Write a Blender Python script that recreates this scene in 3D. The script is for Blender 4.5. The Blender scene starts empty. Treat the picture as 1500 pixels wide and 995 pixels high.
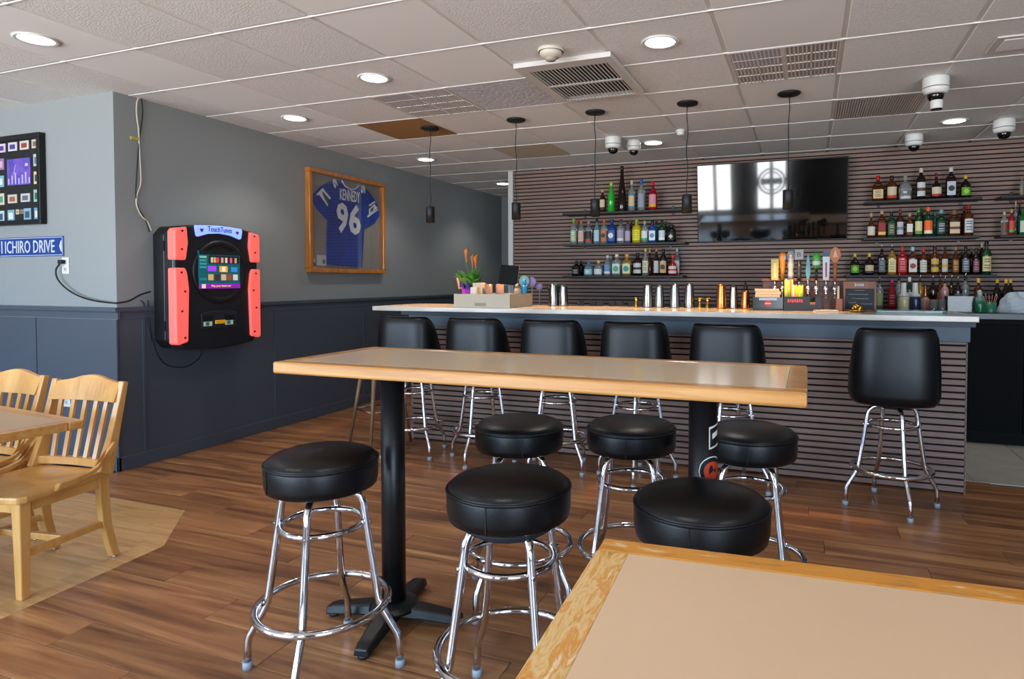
import bpy, math, random
from mathutils import Vector, Matrix, Euler
random.seed(7)
PI = math.pi
SC = bpy.context.scene
COL = SC.collection

# ------------------------------------------------------------------ camera
CAMZ = 1.31
FPX, CX, CY, YAW, PITCH = 936.18, 833.38, 436.12, 0.3586, -0.0268
cd = bpy.data.cameras.new('camera')
cam = bpy.data.objects.new('camera', cd)
COL.objects.link(cam)
cam.location = (0, 0, CAMZ)
cam.rotation_euler = (PI / 2 + PITCH, 0, YAW)
cd.sensor_fit = 'HORIZONTAL'
cd.sensor_width = 36
cd.lens = FPX / 1500 * 36
cd.shift_x = (750 - CX) / 1500
cd.shift_y = (CY - 497.5) / 1500
cd.clip_start = 0.02
SC.camera = cam
CROT = Euler(cam.rotation_euler).to_matrix()

# ------------------------------------------------------------------ world, daylight, exposure
w = bpy.data.worlds.new('daylight')
SC.world = w
w.use_nodes = True
bg = w.node_tree.nodes['Background']
# blue sky over a sunlit pale street: the pavement outside is brighter than the sky
nt = w.node_tree
tc = nt.nodes.new('ShaderNodeTexCoord')
sx = nt.nodes.new('ShaderNodeSeparateXYZ')
cr = nt.nodes.new('ShaderNodeValToRGB')
mr = nt.nodes.new('ShaderNodeMapRange')
mr.inputs[1].default_value = -.1
mr.inputs[2].default_value = .1
SKY, STREET = (0.46, 0.66, 0.90, 1), (0.94, 0.97, 1.0, 1)
cr.color_ramp.elements[0].color = STREET
cr.color_ramp.elements[1].color = SKY
nt.links.new(tc.outputs['Generated'], sx.inputs[0])
nt.links.new(sx.outputs['Z'], mr.inputs[0])
nt.links.new(mr.outputs[0], cr.inputs[0])
nt.links.new(cr.outputs[0], bg.inputs[0])
bg.inputs[1].default_value = 15.5
SC.view_settings.view_transform = 'Standard'
SC.view_settings.look = 'None'
SC.view_settings.gamma = 1
SC.view_settings.use_curve_mapping = False
SC.view_settings.exposure = 0.0
SC.cycles.max_bounces = 8
SC.cycles.sample_clamp_indirect = 6.0
SC.cycles.caustics_reflective = False
SC.cycles.caustics_refractive = False

YR = -2.6                                   # the street-side wall with the windows
WINS = [(-7.6, -5.2), (-4.7, -1.75), (-1.22, -0.48), (1.1, 4.3)]
WZ0, WZ1 = 0.25, 2.45
for i, (a, b) in enumerate(WINS):           # portals: they only steer sky light through the openings
    ld = bpy.data.lights.new('window_portal', 'AREA')
    ld.shape = 'RECTANGLE'
    ld.size = b - a
    ld.size_y = WZ1 - WZ0
    ld.cycles.is_portal = True
    o = bpy.data.objects.new('window_portal', ld)
    COL.objects.link(o)
    o.location = ((a + b) / 2, YR - 0.05, (WZ0 + WZ1) / 2)
    o.rotation_euler = (PI / 2, 0, 0)


# ------------------------------------------------------------------ pixel helpers (direction only; distance from the plane touched)
def ray(x, y):
    return CROT @ Vector(((x - CX) / FPX, -(y - CY) / FPX, -1))


def pz(x, y, z):
    d = ray(x, y)
    return d * ((z - CAMZ) / d.z) + Vector((0, 0, CAMZ))


def py(x, y, Y):
    d = ray(x, y)
    return d * (Y / d.y) + Vector((0, 0, CAMZ))


def px(x, y, X):
    d = ray(x, y)
    return d * (X / d.x) + Vector((0, 0, CAMZ))


def pj(p):
    q = CROT.transposed() @ (Vector(p) - Vector((0, 0, CAMZ)))
    if q.z > -0.05:
        return None
    return CX + FPX * q.x / -q.z, CY - FPX * q.y / -q.z


def inview(pts, m=40, y1=995):
    g = [pj(p) for p in pts]
    if any(k is None for k in g):
        g = [k for k in g if k is not None]
        if not g:
            return False
    xs = [k[0] for k in g]
    ys = [k[1] for k in g]
    return max(xs) > -m and min(xs) < 1500 + m and max(ys) > -m and min(ys) < y1 + m


# ------------------------------------------------------------------ materials
def lin(h):
    if not isinstance(h, str):
        return tuple(h) + (1,)
    h = h.lstrip('#')
    c = [int(h[i:i + 2], 16) / 255 for i in (0, 2, 4)]
    return tuple((v / 12.92 if v <= .04045 else ((v + .055) / 1.055) ** 2.4) for v in c) + (1,)


MC = {}


def mat(h, rough=.5, metal=0, trans=0, coat=0, emit=0, bump=None, mottle=None, spec=.5, name=None, ior=1.45, rand=0):
    key = (h, rough, metal, trans, coat, emit, bump, mottle, spec, ior, rand)
    if key in MC:
        return MC[key]
    m = bpy.data.materials.new(name or 'mat_' + str(h).lstrip('#'))
    m.use_nodes = True
    nt = m.node_tree
    b = nt.nodes['Principled BSDF']
    b.inputs['Base Color'].default_value = lin(h)
    b.inputs['Roughness'].default_value = rough
    b.inputs['Metallic'].default_value = metal
    b.inputs['Transmission Weight'].default_value = trans
    b.inputs['Coat Weight'].default_value = coat
    b.inputs['Coat Roughness'].default_value = .08
    b.inputs['Specular IOR Level'].default_value = spec
    b.inputs['IOR'].default_value = ior
    if emit:
        b.inputs['Emission Color'].default_value = lin(h)
        b.inputs['Emission Strength'].default_value = emit
    if bump or mottle or rand:
        tc = nt.nodes.new('ShaderNodeTexCoord')
    if mottle:                               # (scale, other colour, amount)
        n = nt.nodes.new('ShaderNodeTexNoise')
        n.inputs['Scale'].default_value = mottle[0]
        n.inputs['Detail'].default_value = 6
        r = nt.nodes.new('ShaderNodeValToRGB')
        r.color_ramp.elements[0].position = .5 - mottle[2]
        r.color_ramp.elements[1].position = .5 + mottle[2]
        r.color_ramp.elements[0].color = lin(h)
        r.color_ramp.elements[1].color = lin(mottle[1])
        nt.links.new(tc.outputs['Object'], n.inputs['Vector'])
        nt.links.new(n.outputs['Fac'], r.inputs['Fac'])
        nt.links.new(r.outputs['Color'], b.inputs['Base Color'])
    if rand:
        oi = nt.nodes.new('ShaderNodeObjectInfo')
        mr = nt.nodes.new('ShaderNodeMapRange')
        mr.inputs[3].default_value = 1 - rand
        mr.inputs[4].default_value = 1 + rand
        hs = nt.nodes.new('ShaderNodeHueSaturation')
        nt.links.new(oi.outputs['Random'], mr.inputs[0])
        nt.links.new(mr.outputs[0], hs.inputs['Value'])
        src = b.inputs['Base Color'].links[0].from_socket if b.inputs['Base Color'].links else None
        if src:
            nt.links.new(src, hs.inputs['Color'])
        else:
            hs.inputs['Color'].default_value = lin(h)
        nt.links.new(hs.outputs['Color'], b.inputs['Base Color'])
    if bump:                                 # (scale, strength)
        n2 = nt.nodes.new('ShaderNodeTexNoise')
        n2.inputs['Scale'].default_value = bump[0]
        n2.inputs['Detail'].default_value = 4
        bp = nt.nodes.new('ShaderNodeBump')
        bp.inputs['Strength'].default_value = bump[1]
        bp.inputs['Distance'].default_value = .01
        nt.links.new(tc.outputs['Object'], n2.inputs['Vector'])
        nt.links.new(n2.outputs['Fac'], bp.inputs['Height'])
        nt.links.new(bp.outputs['Normal'], b.inputs['Normal'])
    MC[key] = m
    return m


def wood(name, cols, stretch=(1.2, 22, 22), rough=.35, rand=.0, coat=0, spread=.22, scale=1.0, spec=.5):
    """cols: list of hex from dark to light; grain stretched; per-object random shift."""
    if name in MC:
        return MC[name]
    m = bpy.data.materials.new(name)
    m.use_nodes = True
    nt = m.node_tree
    b = nt.nodes['Principled BSDF']
    tc = nt.nodes.new('ShaderNodeTexCoord')
    oi = nt.nodes.new('ShaderNodeObjectInfo')
    mp = nt.nodes.new('ShaderNodeMapping')
    mp.inputs['Scale'].default_value = [s * scale for s in stretch]
    ml = nt.nodes.new('ShaderNodeMath')
    ml.operation = 'MULTIPLY'
    ml.inputs[1].default_value = 50
    nt.links.new(oi.outputs['Random'], ml.inputs[0])
    va = nt.nodes.new('ShaderNodeVectorMath')
    nt.links.new(tc.outputs['Object'], mp.inputs['Vector'])
    nt.links.new(mp.outputs['Vector'], va.inputs[0])
    nt.links.new(ml.outputs[0], va.inputs[1])
    n = nt.nodes.new('ShaderNodeTexNoise')
    n.inputs['Scale'].default_value = 1
    n.inputs['Detail'].default_value = 7
    n.inputs['Roughness'].default_value = .62
    n.inputs['Distortion'].default_value = .6
    nt.links.new(va.outputs[0], n.inputs['Vector'])
    r = nt.nodes.new('ShaderNodeValToRGB')
    el = r.color_ramp.elements
    k = len(cols)
    for i, c in enumerate(cols):
        p = .5 - spread + 2 * spread * i / (k - 1)
        if i == 0:
            e = el[0]
            e.position = p
        elif i == k - 1:
            e = el[len(el) - 1]
            e.position = p
        else:
            e = el.new(p)
        e.color = lin(c)
    nt.links.new(n.outputs['Fac'], r.inputs['Fac'])
    hs = nt.nodes.new('ShaderNodeHueSaturation')
    mr = nt.nodes.new('ShaderNodeMapRange')
    mr.inputs[3].default_value = 1 - rand
    mr.inputs[4].default_value = 1 + rand
    nt.links.new(oi.outputs['Random'], mr.inputs[0])
    nt.links.new(mr.outputs[0], hs.inputs['Value'])
    nt.links.new(r.outputs['Color'], hs.inputs['Color'])
    nt.links.new(hs.outputs['Color'], b.inputs['Base Color'])
    b.inputs['Roughness'].default_value = rough
    b.inputs['Coat Weight'].default_value = coat
    b.inputs['Coat Roughness'].default_value = .1
    b.inputs['Specular IOR Level'].default_value = spec
    MC[name] = m
    return m


CHROME = mat('#d8d8dc', .09, 1, name='chrome')
VINYL = mat('#090b0e', .36, bump=(160, .05), name='black_vinyl', spec=.38)
BLACKMETAL = mat('#0e0f11', .38, name='black_metal')
BLACKPLA = mat('#111214', .45, name='black_plastic')
WHITEPLA = mat('#d9d9d6', .4, name='white_plastic')
PAINT = mat('#8a8f90', .7, bump=(220, .04), name='grey_wall_paint')
WAIN = mat('#464d59', .55, bump=(150, .04), name='slate_wainscot_paint')
TILEM = mat('#efedec', .9, bump=(95, .35), mottle=(70, '#dddbda', .28), name='ceiling_tile_fibre', rand=.035)
TILES = mat('#eeedec', .9, bump=(60, .05), name='ceiling_tile_smooth', rand=.03)
GRID = mat('#e2dfdc', .45, name='ceiling_grid_metal')
SLAT = wood('slat_veneer', ['#6a5147', '#7d6459', '#8b7165'], (1.5, 40, 40), .55, .05)
FELT = mat('#0d0d10', .95, name='black_felt')
OAK = wood('honey_oak', ['#a06a2e', '#b98243', '#c89655'], (2, 40, 40), .35, .04, coat=.3)
MAPLE = wood('maple_chair', ['#b67e3e', '#ca9450', '#d8a864'], (9, 9, 1.5), .33, .06, coat=.3)
PLANK = wood('walnut_laminate', ['#4e3324', '#835636', '#9c6c46', '#b98a58'], (.9, 15, 15), .33, .15, spread=.2)
INLAY = wood('pale_laminate', ['#ab8050', '#c49a66', '#d1aa78'], (2, 25, 25), .35, .08)
LAMTOP = mat('#e0c6a4', .12, name='beige_laminate', bump=(300, .01), spec=.4)
CLEAR = mat('#f2f6f5', .03, trans=.92, name='clear_glass')


# ------------------------------------------------------------------ mesh builder
class MB:
    def __init__(s):
        s.v = []
        s.f = []
        s.sm = []

    def add(s, vs, fs, smooth=False):
        n = len(s.v)
        s.v += [tuple(p) for p in vs]
        s.f += [tuple(i + n for i in f) for f in fs]
        s.sm += [smooth] * len(fs)
        return s

    def box(s, x0, x1, y0, y1, z0, z1):
        return s.add([(x0, y0, z0), (x1, y0, z0), (x1, y1, z0), (x0, y1, z0), (x0, y0, z1), (x1, y0, z1), (x1, y1, z1), (x0, y1, z1)],
                     [(0, 3, 2, 1), (4, 5, 6, 7), (0, 1, 5, 4), (1, 2, 6, 5), (2, 3, 7, 6), (3, 0, 4, 7)])

    def lathe(s, prof, n=24, c=(0, 0), cap=True, expo=2, sq=(1, 1)):
        """prof: [(r,z)]; expo>2 squares the section"""
        vs = []
        for r, z in prof:
            for i in range(n):
                a = 2 * PI * i / n
                ca, sa = math.cos(a), math.sin(a)
                k = 1 if expo == 2 else (abs(ca) ** expo + abs(sa) ** expo) ** (-1 / expo)
                vs.append((c[0] + r * k * ca * sq[0], c[1] + r * k * sa * sq[1], z))
        fs = []
        for j in range(len(prof) - 1):
            for i in range(n):
                i2 = (i + 1) % n
                fs.append((j * n + i, j * n + i2, (j + 1) * n + i2, (j + 1) * n + i))
        s.add(vs, fs, True)
        if cap:
            k = len(s.v) - len(vs)
            s.f.append(tuple(k + i for i in reversed(range(n))))
            s.sm.append(False)
            m = len(prof) - 1
            s.f.append(tuple(k + m * n + i for i in range(n)))
            s.sm.append(False)
        return s

    def tube(s, pts, r, n=8, closed=False):
        pts = [Vector(p) for p in pts]
        k = len(pts)
        rr = r if isinstance(r, (list, tuple)) else [r] * k
        vs = []
        prev = None
        for i, p in enumerate(pts):
            if closed:
                t = pts[(i + 1) % k] - pts[i - 1]
            else:
                t = pts[min(i + 1, k - 1)] - pts[max(i - 1, 0)]
            t.normalize()
            if prev is None:
                u = t.orthogonal().normalized()
            else:
                u = (prev - t * prev.dot(t))
                u = u.normalized() if u.length > 1e-6 else t.orthogonal().normalized()
            prev = u
            q = t.cross(u)
            for j in range(n):
                a = 2 * PI * j / n
                vs.append(p + (u * math.cos(a) + q * math.sin(a)) * rr[i])
        fs = []
        for i in range(k if closed else k - 1):
            i2 = (i + 1) % k
            for j in range(n):
                j2 = (j + 1) % n
                fs.append((i * n + j, i * n + j2, i2 * n + j2, i2 * n + j))
        s.add(vs, fs, True)
        if not closed:
            o = len(s.v) - len(vs)
            s.f.append(tuple(o + j for j in reversed(range(n))))
            s.f.append(tuple(o + (k - 1) * n + j for j in range(n)))
            s.sm += [False, False]
        return s

    def ring(s, R, r, z, n=32, m=8, c=(0, 0)):
        return s.tube([(c[0] + R * math.cos(2 * PI * i / n), c[1] + R * math.sin(2 * PI * i / n), z) for i in range(n)], r, m, True)

    def prism(s, poly, d0, d1, axis='y'):
        """poly: [(a,b)]; axis y -> (a, d, b); x -> (d, a, b); z -> (a, b, d)"""
        def P(a, b, d):
            return {'y': (a, d, b), 'x': (d, a, b), 'z': (a, b, d)}[axis]
        n = len(poly)
        vs = [P(a, b, d0) for a, b in poly] + [P(a, b, d1) for a, b in poly]
        fs = [tuple(range(n)), tuple(reversed(range(n, 2 * n)))] + [(i, i + n, (i + 1) % n + n, (i + 1) % n) for i in range(n)]
        return s.add(vs, fs)

    def build(s, name, m, parent=None, loc=None, rz=0, bevel=0, seg=2, rot=None):
        me = bpy.data.meshes.new(name)
        me.from_pydata(s.v, [], s.f)
        me.polygons.foreach_set('use_smooth', s.sm)
        import bmesh
        bm = bmesh.new()
        bm.from_mesh(me)
        bmesh.ops.recalc_face_normals(bm, faces=bm.faces)
        bm.to_mesh(me)
        bm.free()
        me.materials.append(m)
        o = bpy.data.objects.new(name, me)
        COL.objects.link(o)
        if parent is not None:
            o.parent = parent
        if loc is not None:
            o.location = loc
        if rot is not None:
            o.rotation_euler = rot
        elif rz:
            o.rotation_euler = (0, 0, rz)
        if bevel:
            b = o.modifiers.new('bevel', 'BEVEL')
            b.width = bevel
            b.segments = seg
            b.limit_method = 'ANGLE'
            b.angle_limit = .7
        return o


def box(x0, x1, y0, y1, z0, z1):
    return MB().box(x0, x1, y0, y1, z0, z1)


def tag(o, label, cat, group=None):
    o['label'] = label
    o['category'] = cat
    if group:
        o['group'] = group
    return o


def thing(name, label, cat, loc=(0, 0, 0), rz=0, group=None):
    o = bpy.data.objects.new(name, None)
    o.empty_display_size = .05
    COL.objects.link(o)
    o.location = loc
    o.rotation_euler = (0, 0, rz)
    return tag(o, label, cat, group)


def struct(o):
    o['kind'] = 'structure'
    return o


def copy_tree(o, parent=None):
    c = o.copy()
    COL.objects.link(c)
    if parent is not None:
        c.parent = parent
    for ch in list(o.children):
        copy_tree(ch, c)
    return c


def clone(o, loc, rz=0, label=None, group=None):
    c = copy_tree(o)
    c.location = loc
    c.rotation_euler = (0, 0, rz)
    if label:
        c['label'] = label
    if group:
        c['group'] = group
    return c


def share(o, name, parent, loc=(0, 0, 0)):
    c = bpy.data.objects.new(name, o.data)
    COL.objects.link(c)
    c.parent = parent
    c.location = loc
    return c


def text(s, m, parent, w, h, loc, rot=(PI / 2, 0, 0), name='lettering', ext=.0012, off=0.0):
    """lettering fitted to width w and height h, centred at loc"""
    cu = bpy.data.curves.new(name, 'FONT')
    cu.body = s
    cu.align_x = 'CENTER'
    cu.align_y = 'CENTER'
    cu.extrude = .02
    cu.offset = off
    cu.resolution_u = 2
    t = bpy.data.objects.new(name, cu)
    COL.objects.link(t)
    dg = bpy.context.evaluated_depsgraph_get()
    me = bpy.data.meshes.new_from_object(t.evaluated_get(dg))
    bpy.data.objects.remove(t)
    xs = [v.co.x for v in me.vertices]
    ys = [v.co.y for v in me.vertices]
    cx, cy = (max(xs) + min(xs)) / 2, (max(ys) + min(ys)) / 2
    sx, sy = w / (max(xs) - min(xs)), h / (max(ys) - min(ys))
    for v in me.vertices:
        v.co = ((v.co.x - cx) * sx, (v.co.y - cy) * sy, v.co.z * ext / .02)
    me.materials.clear()
    me.materials.append(m)
    me.name = name
    o = bpy.data.objects.new(name, me)
    COL.objects.link(o)
    if parent is not None:
        o.parent = parent
    o.location = loc
    o.rotation_euler = rot
    return o


# ================================================================== ROOM SHELL
ZC = 2.59
XL, YP, YB, YE = -4.42, 3.0, 6.85, 8.85     # left wall, return wall, slatted back wall, end of the corridor
X0, X1 = -8.0, 4.6

# floor slab + planks
fl = struct(box(X0, X1, YR, YE, -.12, -.006).build('floor', mat('#2a1c13', .7, name='floor_underlay')))
PW, PL = .165, 1.24
patch = [(-3.317, 2.609), (-2.967, 2.22), (-2.912, 1.508)]


def in_patch(x, y):                          # pale inlay area under the dining table
    return y < 2.60 and x < (-3.317 + (2.609 - y) * .90 if y > 2.22 else -2.967 + (2.22 - y) * .077)


def tilefloor(x, y):
    return x > .93 and y > 4.78 or (x > -3.0 and y > 5.0)


pl = None
row = 0
y = -2.5
far = MB()                                   # planks outside the picture: one joined part
nplank = 0
while y < YE:
    off = (row * .437) % PL
    x = -4.46 - off - 2 * PL
    while x < 4.5:
        c = [(x, y, 0), (x + PL, y, 0), (x, y + PW, 0), (x + PL, y + PW, 0)]
        xm, ym = x + PL / 2, y + PW / 2
        seen = inview(c, 10)
        ok = not (xm > .93 - PL / 2 and tilefloor(max(xm, .94) if xm > .93 else xm, ym)) and not (ym > YP and x + PL < XL)
        if ok and not (ym > 5.05 and -3.0 < xm < .93):
            xe, xs = x + PL, x
            if xs < -3.0 and in_patch(xe - .05, ym):
                ok = False
            if ok:
                # trim against walls / inlay
                if ym > YP - .0 and xs < XL:
                    xs = XL
                if ym < 2.60:
                    lim = (-3.317 + (2.609 - ym) * .90 if ym > 2.22 else -2.967 + (2.22 - ym) * .077)
                    xs = max(xs, lim - .09)
                if xe - xs > .05 and not seen:
                    far.box(xs, xe - .002, y, y + PW - .002, -.012, 0)
                elif xe - xs > .05:
                    if pl is None or abs((xe - xs) - PL) > .01:
                        o = box(0, xe - xs - .002, 0, PW - .002, -.012, 0).build('plank', PLANK, fl, (xs, y, 0), bevel=.0015, seg=1)
                        if abs((xe - xs) - PL) < .01:
                            pl = o
                    else:
                        o = share(pl, 'plank', fl, (xs, y, 0))
                        bv = o.modifiers.new('bevel', 'BEVEL')
                        bv.width = .0015
                        bv.segments = 1
                    nplank += 1
        x += PL
    y += PW
    row += 1
far.build('plank_field', PLANK, fl)['kind'] = 'stuff'
# pale inlay: narrow boards and a border strip
y = .9
k = 0
while y < 2.5:
    lim = (-3.317 + (2.609 - y - .05) * .90 if y > 2.17 else -2.967 + (2.22 - y) * .077) - .125
    x = lim - (.35 if k % 2 else .62)
    xe = lim
    while xe > -5.2:
        if inview([(xe, y, 0), (x, y, 0), (x, y + .1, 0), (xe, y + .1, 0)], 5):
            box(0, xe - x - .002, 0, .098, -.012, .0005).build('inlay_board', INLAY, fl, (x, y, 0))
        xe = x
        x -= .72
    y += .1
    k += 1
MB().prism([(-3.33, 2.60), (-2.975, 2.21), (-2.87, .85), (-5.3, .85), (-5.3, 2.60)], -.012, -.0008, 'z').build('inlay_base', INLAY, fl)
bd = [(-3.317, 2.609), (-2.967, 2.22), (-2.86, .85)]
inn = [(-3.317, 2.609), (-3.09, 2.19), (-2.985, .85)]
MB().prism([(-3.317, 2.612), (-2.967, 2.22), (-3.092, 2.19), (-3.44, 2.575)], -.012, .001, 'z').build('inlay_border', INLAY, fl)
MB().prism([(-2.967, 2.218), (-2.86, .85), (-2.985, .85), (-3.092, 2.188)], -.012, .001, 'z').build('inlay_border', INLAY, fl)
MB().prism([(-3.36, 2.612), (-3.44, 2.575), (-3.5, 2.51), (-5.3, 2.51), (-5.3, 2.61)], -.012, .001, 'z').build('inlay_border', INLAY, fl)
# ceramic floor behind the bar
CER = mat('#a8a398', .35, mottle=(6, '#bdb8ac', .25), name='ceramic_tile')
ct = None
for i in range(-9, 9):
    for j in range(5):
        x, y = 1.02 + i * .46, 4.79 + j * .46
        c = [(x, y, 0), (x + .46, y, 0), (x, y + .46, 0), (x + .46, y + .46, 0)]
        if y < 5.0 and x < .95 and i < 0:
            if i == -1:
                box(0, .081, 0, .454, -.012, .002).build('floor_tile', CER, fl, (.935, y, 0))
            continue
        if i < -2 or not inview(c, 700):
            continue
        if ct is None:
            ct = box(0, .454, 0, .454, -.012, .002).build('floor_tile', CER, fl, (x, y, 0))
        else:
            share(ct, 'floor_tile', fl, (x, y, 0))

# ceiling: slab, tiles, grid
ce = struct(box(X0, X1, YR, YE, ZC + .03, ZC + .15).build('ceiling', mat('#b9b3ae', .9, name='ceiling_slab')))
T = .6096
gx0, gy0 = -.4488, 3.1083
special = {(-5, 2): 'brown', (-4, 1): 'perf', (-3, 1): 'foil', (0, 1): 'perf2', (1, 3): 'louvre', (-4, 4): 'beige'}
BROWN = mat('#9a7648', .85, mottle=(60, '#8a683e', .3), name='brown_tile')
FOIL = mat('#dcdce2', .4, bump=(40, 1.0), mottle=(50, '#b9b9c4', .2), name='crinkled_tile')
PERF = mat('#b3aeb0', .7, name='grille_tile')
t1 = t2 = None
for c in range(-13, 7):
    for r in range(-5, 10):
        x, y = gx0 + c * T, gy0 + r * T
        cor = [(x, y, ZC), (x + T, y, ZC), (x, y + T, ZC), (x + T, y + T, ZC)]
        if not inview(cor, 520, 300) or (x + T < XL - .3 and y > YP) or (y > YB and x > -3.2):
            continue
        k = special.get((c, r))
        if k in ('brown', 'foil', 'beige'):
            box(.006, T - .006, .006, T - .006, ZC - .001, ZC + .02).build('ceiling_tile', {'brown': BROWN, 'foil': FOIL, 'beige': mat('#c3b6a4', .85, name='beige_tile')}[k], ce, (x, y, 0))
            continue
        if k in ('perf', 'perf2', 'louvre'):
            p = box(.012, T - .012, .012, T - .012, ZC + .006, ZC + .02).build('ceiling_tile', PERF, ce, (x, y, 0))
            g = MB()
            nb = 34 if k == 'louvre' else 26
            for q in range(nb):
                a = .014 + (T - .028) * (q + .5) / nb
                g.box(a - .004, a + .004, .012, T - .012, ZC - .002, ZC + .008)
            for q in range(1 if k == 'louvre' else 5):
                a = .012 + (T - .024) * q / 4
                g.box(.012, T - .012, a - .004, a + .004, ZC - .003, ZC + .004)
            if k != 'louvre':
                for q in range(5):
                    a = .012 + (T - .024) * q / 4
                    g.box(a - .006, a + .006, .012, T - .012, ZC - .003, ZC + .004)
            g.build('grille_bars', mat('#d3cdca', .6, name='grille_bars_white'), p)
            if k != 'louvre':
                box(.02, T / 2, .02, T / 2 - .04, ZC - .0015, ZC + .006).build('blanking_sheet', mat('#9c9aa8', .6, name='grey_sheet'), p)
            continue
        smooth = (c * 7 + r * 3) % 3 == 0
        src = t2 if smooth else t1
        if src is None:
            o = box(.012, T - .012, .004, T - .014, ZC, ZC + .02).build('ceiling_tile', TILES if smooth else TILEM, ce, (x, y, 0), bevel=.004, seg=1)
            if smooth:
                t2 = o
            else:
                t1 = o
        else:
            o = share(src, 'ceiling_tile', ce, (x, y, 0))
            bv = o.modifiers.new('bevel', 'BEVEL')
            bv.width = .004
            bv.segments = 1
for r in range(-5, 11):                      # runners across the room, a little proud
    y = gy0 + r * T
    xa, xb = (X0 if y < YP else XL), (X1 if y < YB else -3.25)
    box(xa, xb, y - .004, y + .003, ZC - .0025, ZC + .02).build('ceiling_runner', GRID, ce)
for c in range(-12, 9):
    x = gx0 + c * T
    if x > X1:
        continue
    yb = (YP if x < XL else (YE if x < -3.25 else YB))
    box(x - .012, x + .012, YR, yb, ZC + .005, ZC + .02).build('ceiling_cross_tee', GRID, ce)

# ---- walls
wl = struct(box(XL - .12, XL, YP + .12, YE, 0, ZC + .03).build('wall_left', PAINT))
wf = struct(box(X0, XL, YP, YP + .12, 0, ZC + .03).build('wall_return', PAINT))
# wainscot panels and battens on both
RZ0, RZ1 = 1.04, 1.13
edges = [YP, 3.172, 4.359, 5.562, 6.77, 7.98, YE]
for a, b in zip(edges[:-1], edges[1:]):
    box(XL, XL + .012, a + .001, b - .001, 0, RZ0).build('wainscot_panel', WAIN, wl)
for a in edges[1:-1]:
    box(XL + .012, XL + .02, a - .008, a + .008, .1, RZ0).build('batten', WAIN, wl)
struct(MB().prism([(XL, 1.045), (XL + .016, 1.045), (XL + .016, 1.09), (XL + .024, 1.09), (XL + .03, 1.10), (XL + .03, 1.125), (XL, 1.125)], YP - .0, YE, 'y').build('trim_1', WAIN))
struct(box(XL, XL + .022, YP - .022, YE, 0, .095).build('baseboard_left', WAIN, bevel=.004))
for a, b in ((-7.9, -7.0), (-7.0, -6.13), (-6.13, -5.263), (-5.263, XL + .012)):
    box(a + .001, b - .001, YP - .012, YP, 0, RZ0).build('wainscot_panel', WAIN, wf)
for a in (-7.0, -6.13, -5.263):
    box(a - .006, a + .006, YP - .018, YP - .012, .1, RZ0).build('batten', WAIN, wf)
box(XL - .03, XL + .02, YP - .02, YP - .008, .1, RZ0).build('corner_batten', WAIN, wf)
struct(MB().prism([(YP, 1.045), (YP - .016, 1.045), (YP - .016, 1.09), (YP - .024, 1.09), (YP - .03, 1.10), (YP - .03, 1.125), (YP, 1.125)], X0, XL + .03, 'x').build('trim_2', WAIN))
struct(box(X0, XL + .022, YP - .022, YP, 0, .095).build('baseboard_return', WAIN, bevel=.004))
# corridor end and slatted back wall
we = struct(box(XL - .12, -3.0, YE, YE + .1, 0, ZC + .03).build('wall_end', PAINT))
dr = struct(box(-3.98, -3.3, YE - .03, YE, 0, 2.05).build('door_1', mat('#3b434b', .5, name='door_paint')))
box(-4.04, -3.98, YE - .04, YE, 0, 2.1).build('door_jamb', mat('#6d767d', .5, name='door_jamb_paint'), dr)
wb = struct(box(-3.28, X1, YB, YB + .12, 0, ZC + .03).build('wall_back', FELT))
P_ = .0415
s0 = None
z = .02
while z < ZC - .02:
    if s0 is None:
        s0 = box(-3.26, X1, YB - .014, YB, 0, .029).build('slat', SLAT, wb, (0, 0, z))
    else:
        share(s0, 'slat', wb, (0, 0, z))
    z += P_
struct(box(-3.32, -3.26, YB - .03, YB + .13, 0, ZC).build('trim_3', mat('#c3c4c2', .5, name='pale_trim')))
struct(box(-3.0, -2.9, YB + .12, YE + .1, 0, ZC + .03).build('wall_corridor', PAINT))
struct(box(X1, X1 + .12, YR, YB + .1, 0, ZC + .03).build('wall_right', PAINT))
struct(box(X0 - .12, X0, YR, YP + .1, 0, ZC + .03).build('wall_far_left', PAINT))
# street wall with window openings
wr = MB().box(X0, X1, YR - .15, YR, 0, WZ0).box(X0, X1, YR - .15, YR, WZ1, ZC + .03)
xs = [X0] + [v for p in WINS for v in p] + [X1]
for i in range(0, len(xs), 2):
    wr.box(xs[i], xs[i + 1], YR - .15, YR, WZ0, WZ1)
struct(wr.build('wall_front', mat('#4a4a4c', .7, name='street_wall_paint')))
DARKFR = mat('#26282b', .5, name='window_frame_dark')
for i, (a, b) in enumerate(WINS):
    m = MB().box(a, a + .05, YR - .1, YR - .04, WZ0, WZ1).box(b - .05, b, YR - .1, YR - .04, WZ0, WZ1)
    m.box(a, b, YR - .1, YR - .04, WZ0, WZ0 + .05).box(a, b, YR - .1, YR - .04, WZ1 - .05, WZ1)
    xm = -2.18 if i == 1 else (a + b) / 2
    m.box(xm - .04, xm + .04, YR - .1, YR - .04, WZ0, WZ1)
    wo = struct(m.build('window_%d' % (i + 1), DARKFR))
    if i == 2:                               # round shop emblem stuck on the pane
        for R_, r_ in ((.30, .022), (.22, .014)):
            MB().ring(R_, r_, 0, 32, 6).build('window_decal', DARKFR, wo, (-.85, YR - .06, .95), rot=(PI / 2, 0, 0))
        box(-1.1, -.6, YR - .07, YR - .055, .88, 1.02).build('window_decal', DARKFR, wo)
print('planks', nplank)
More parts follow.
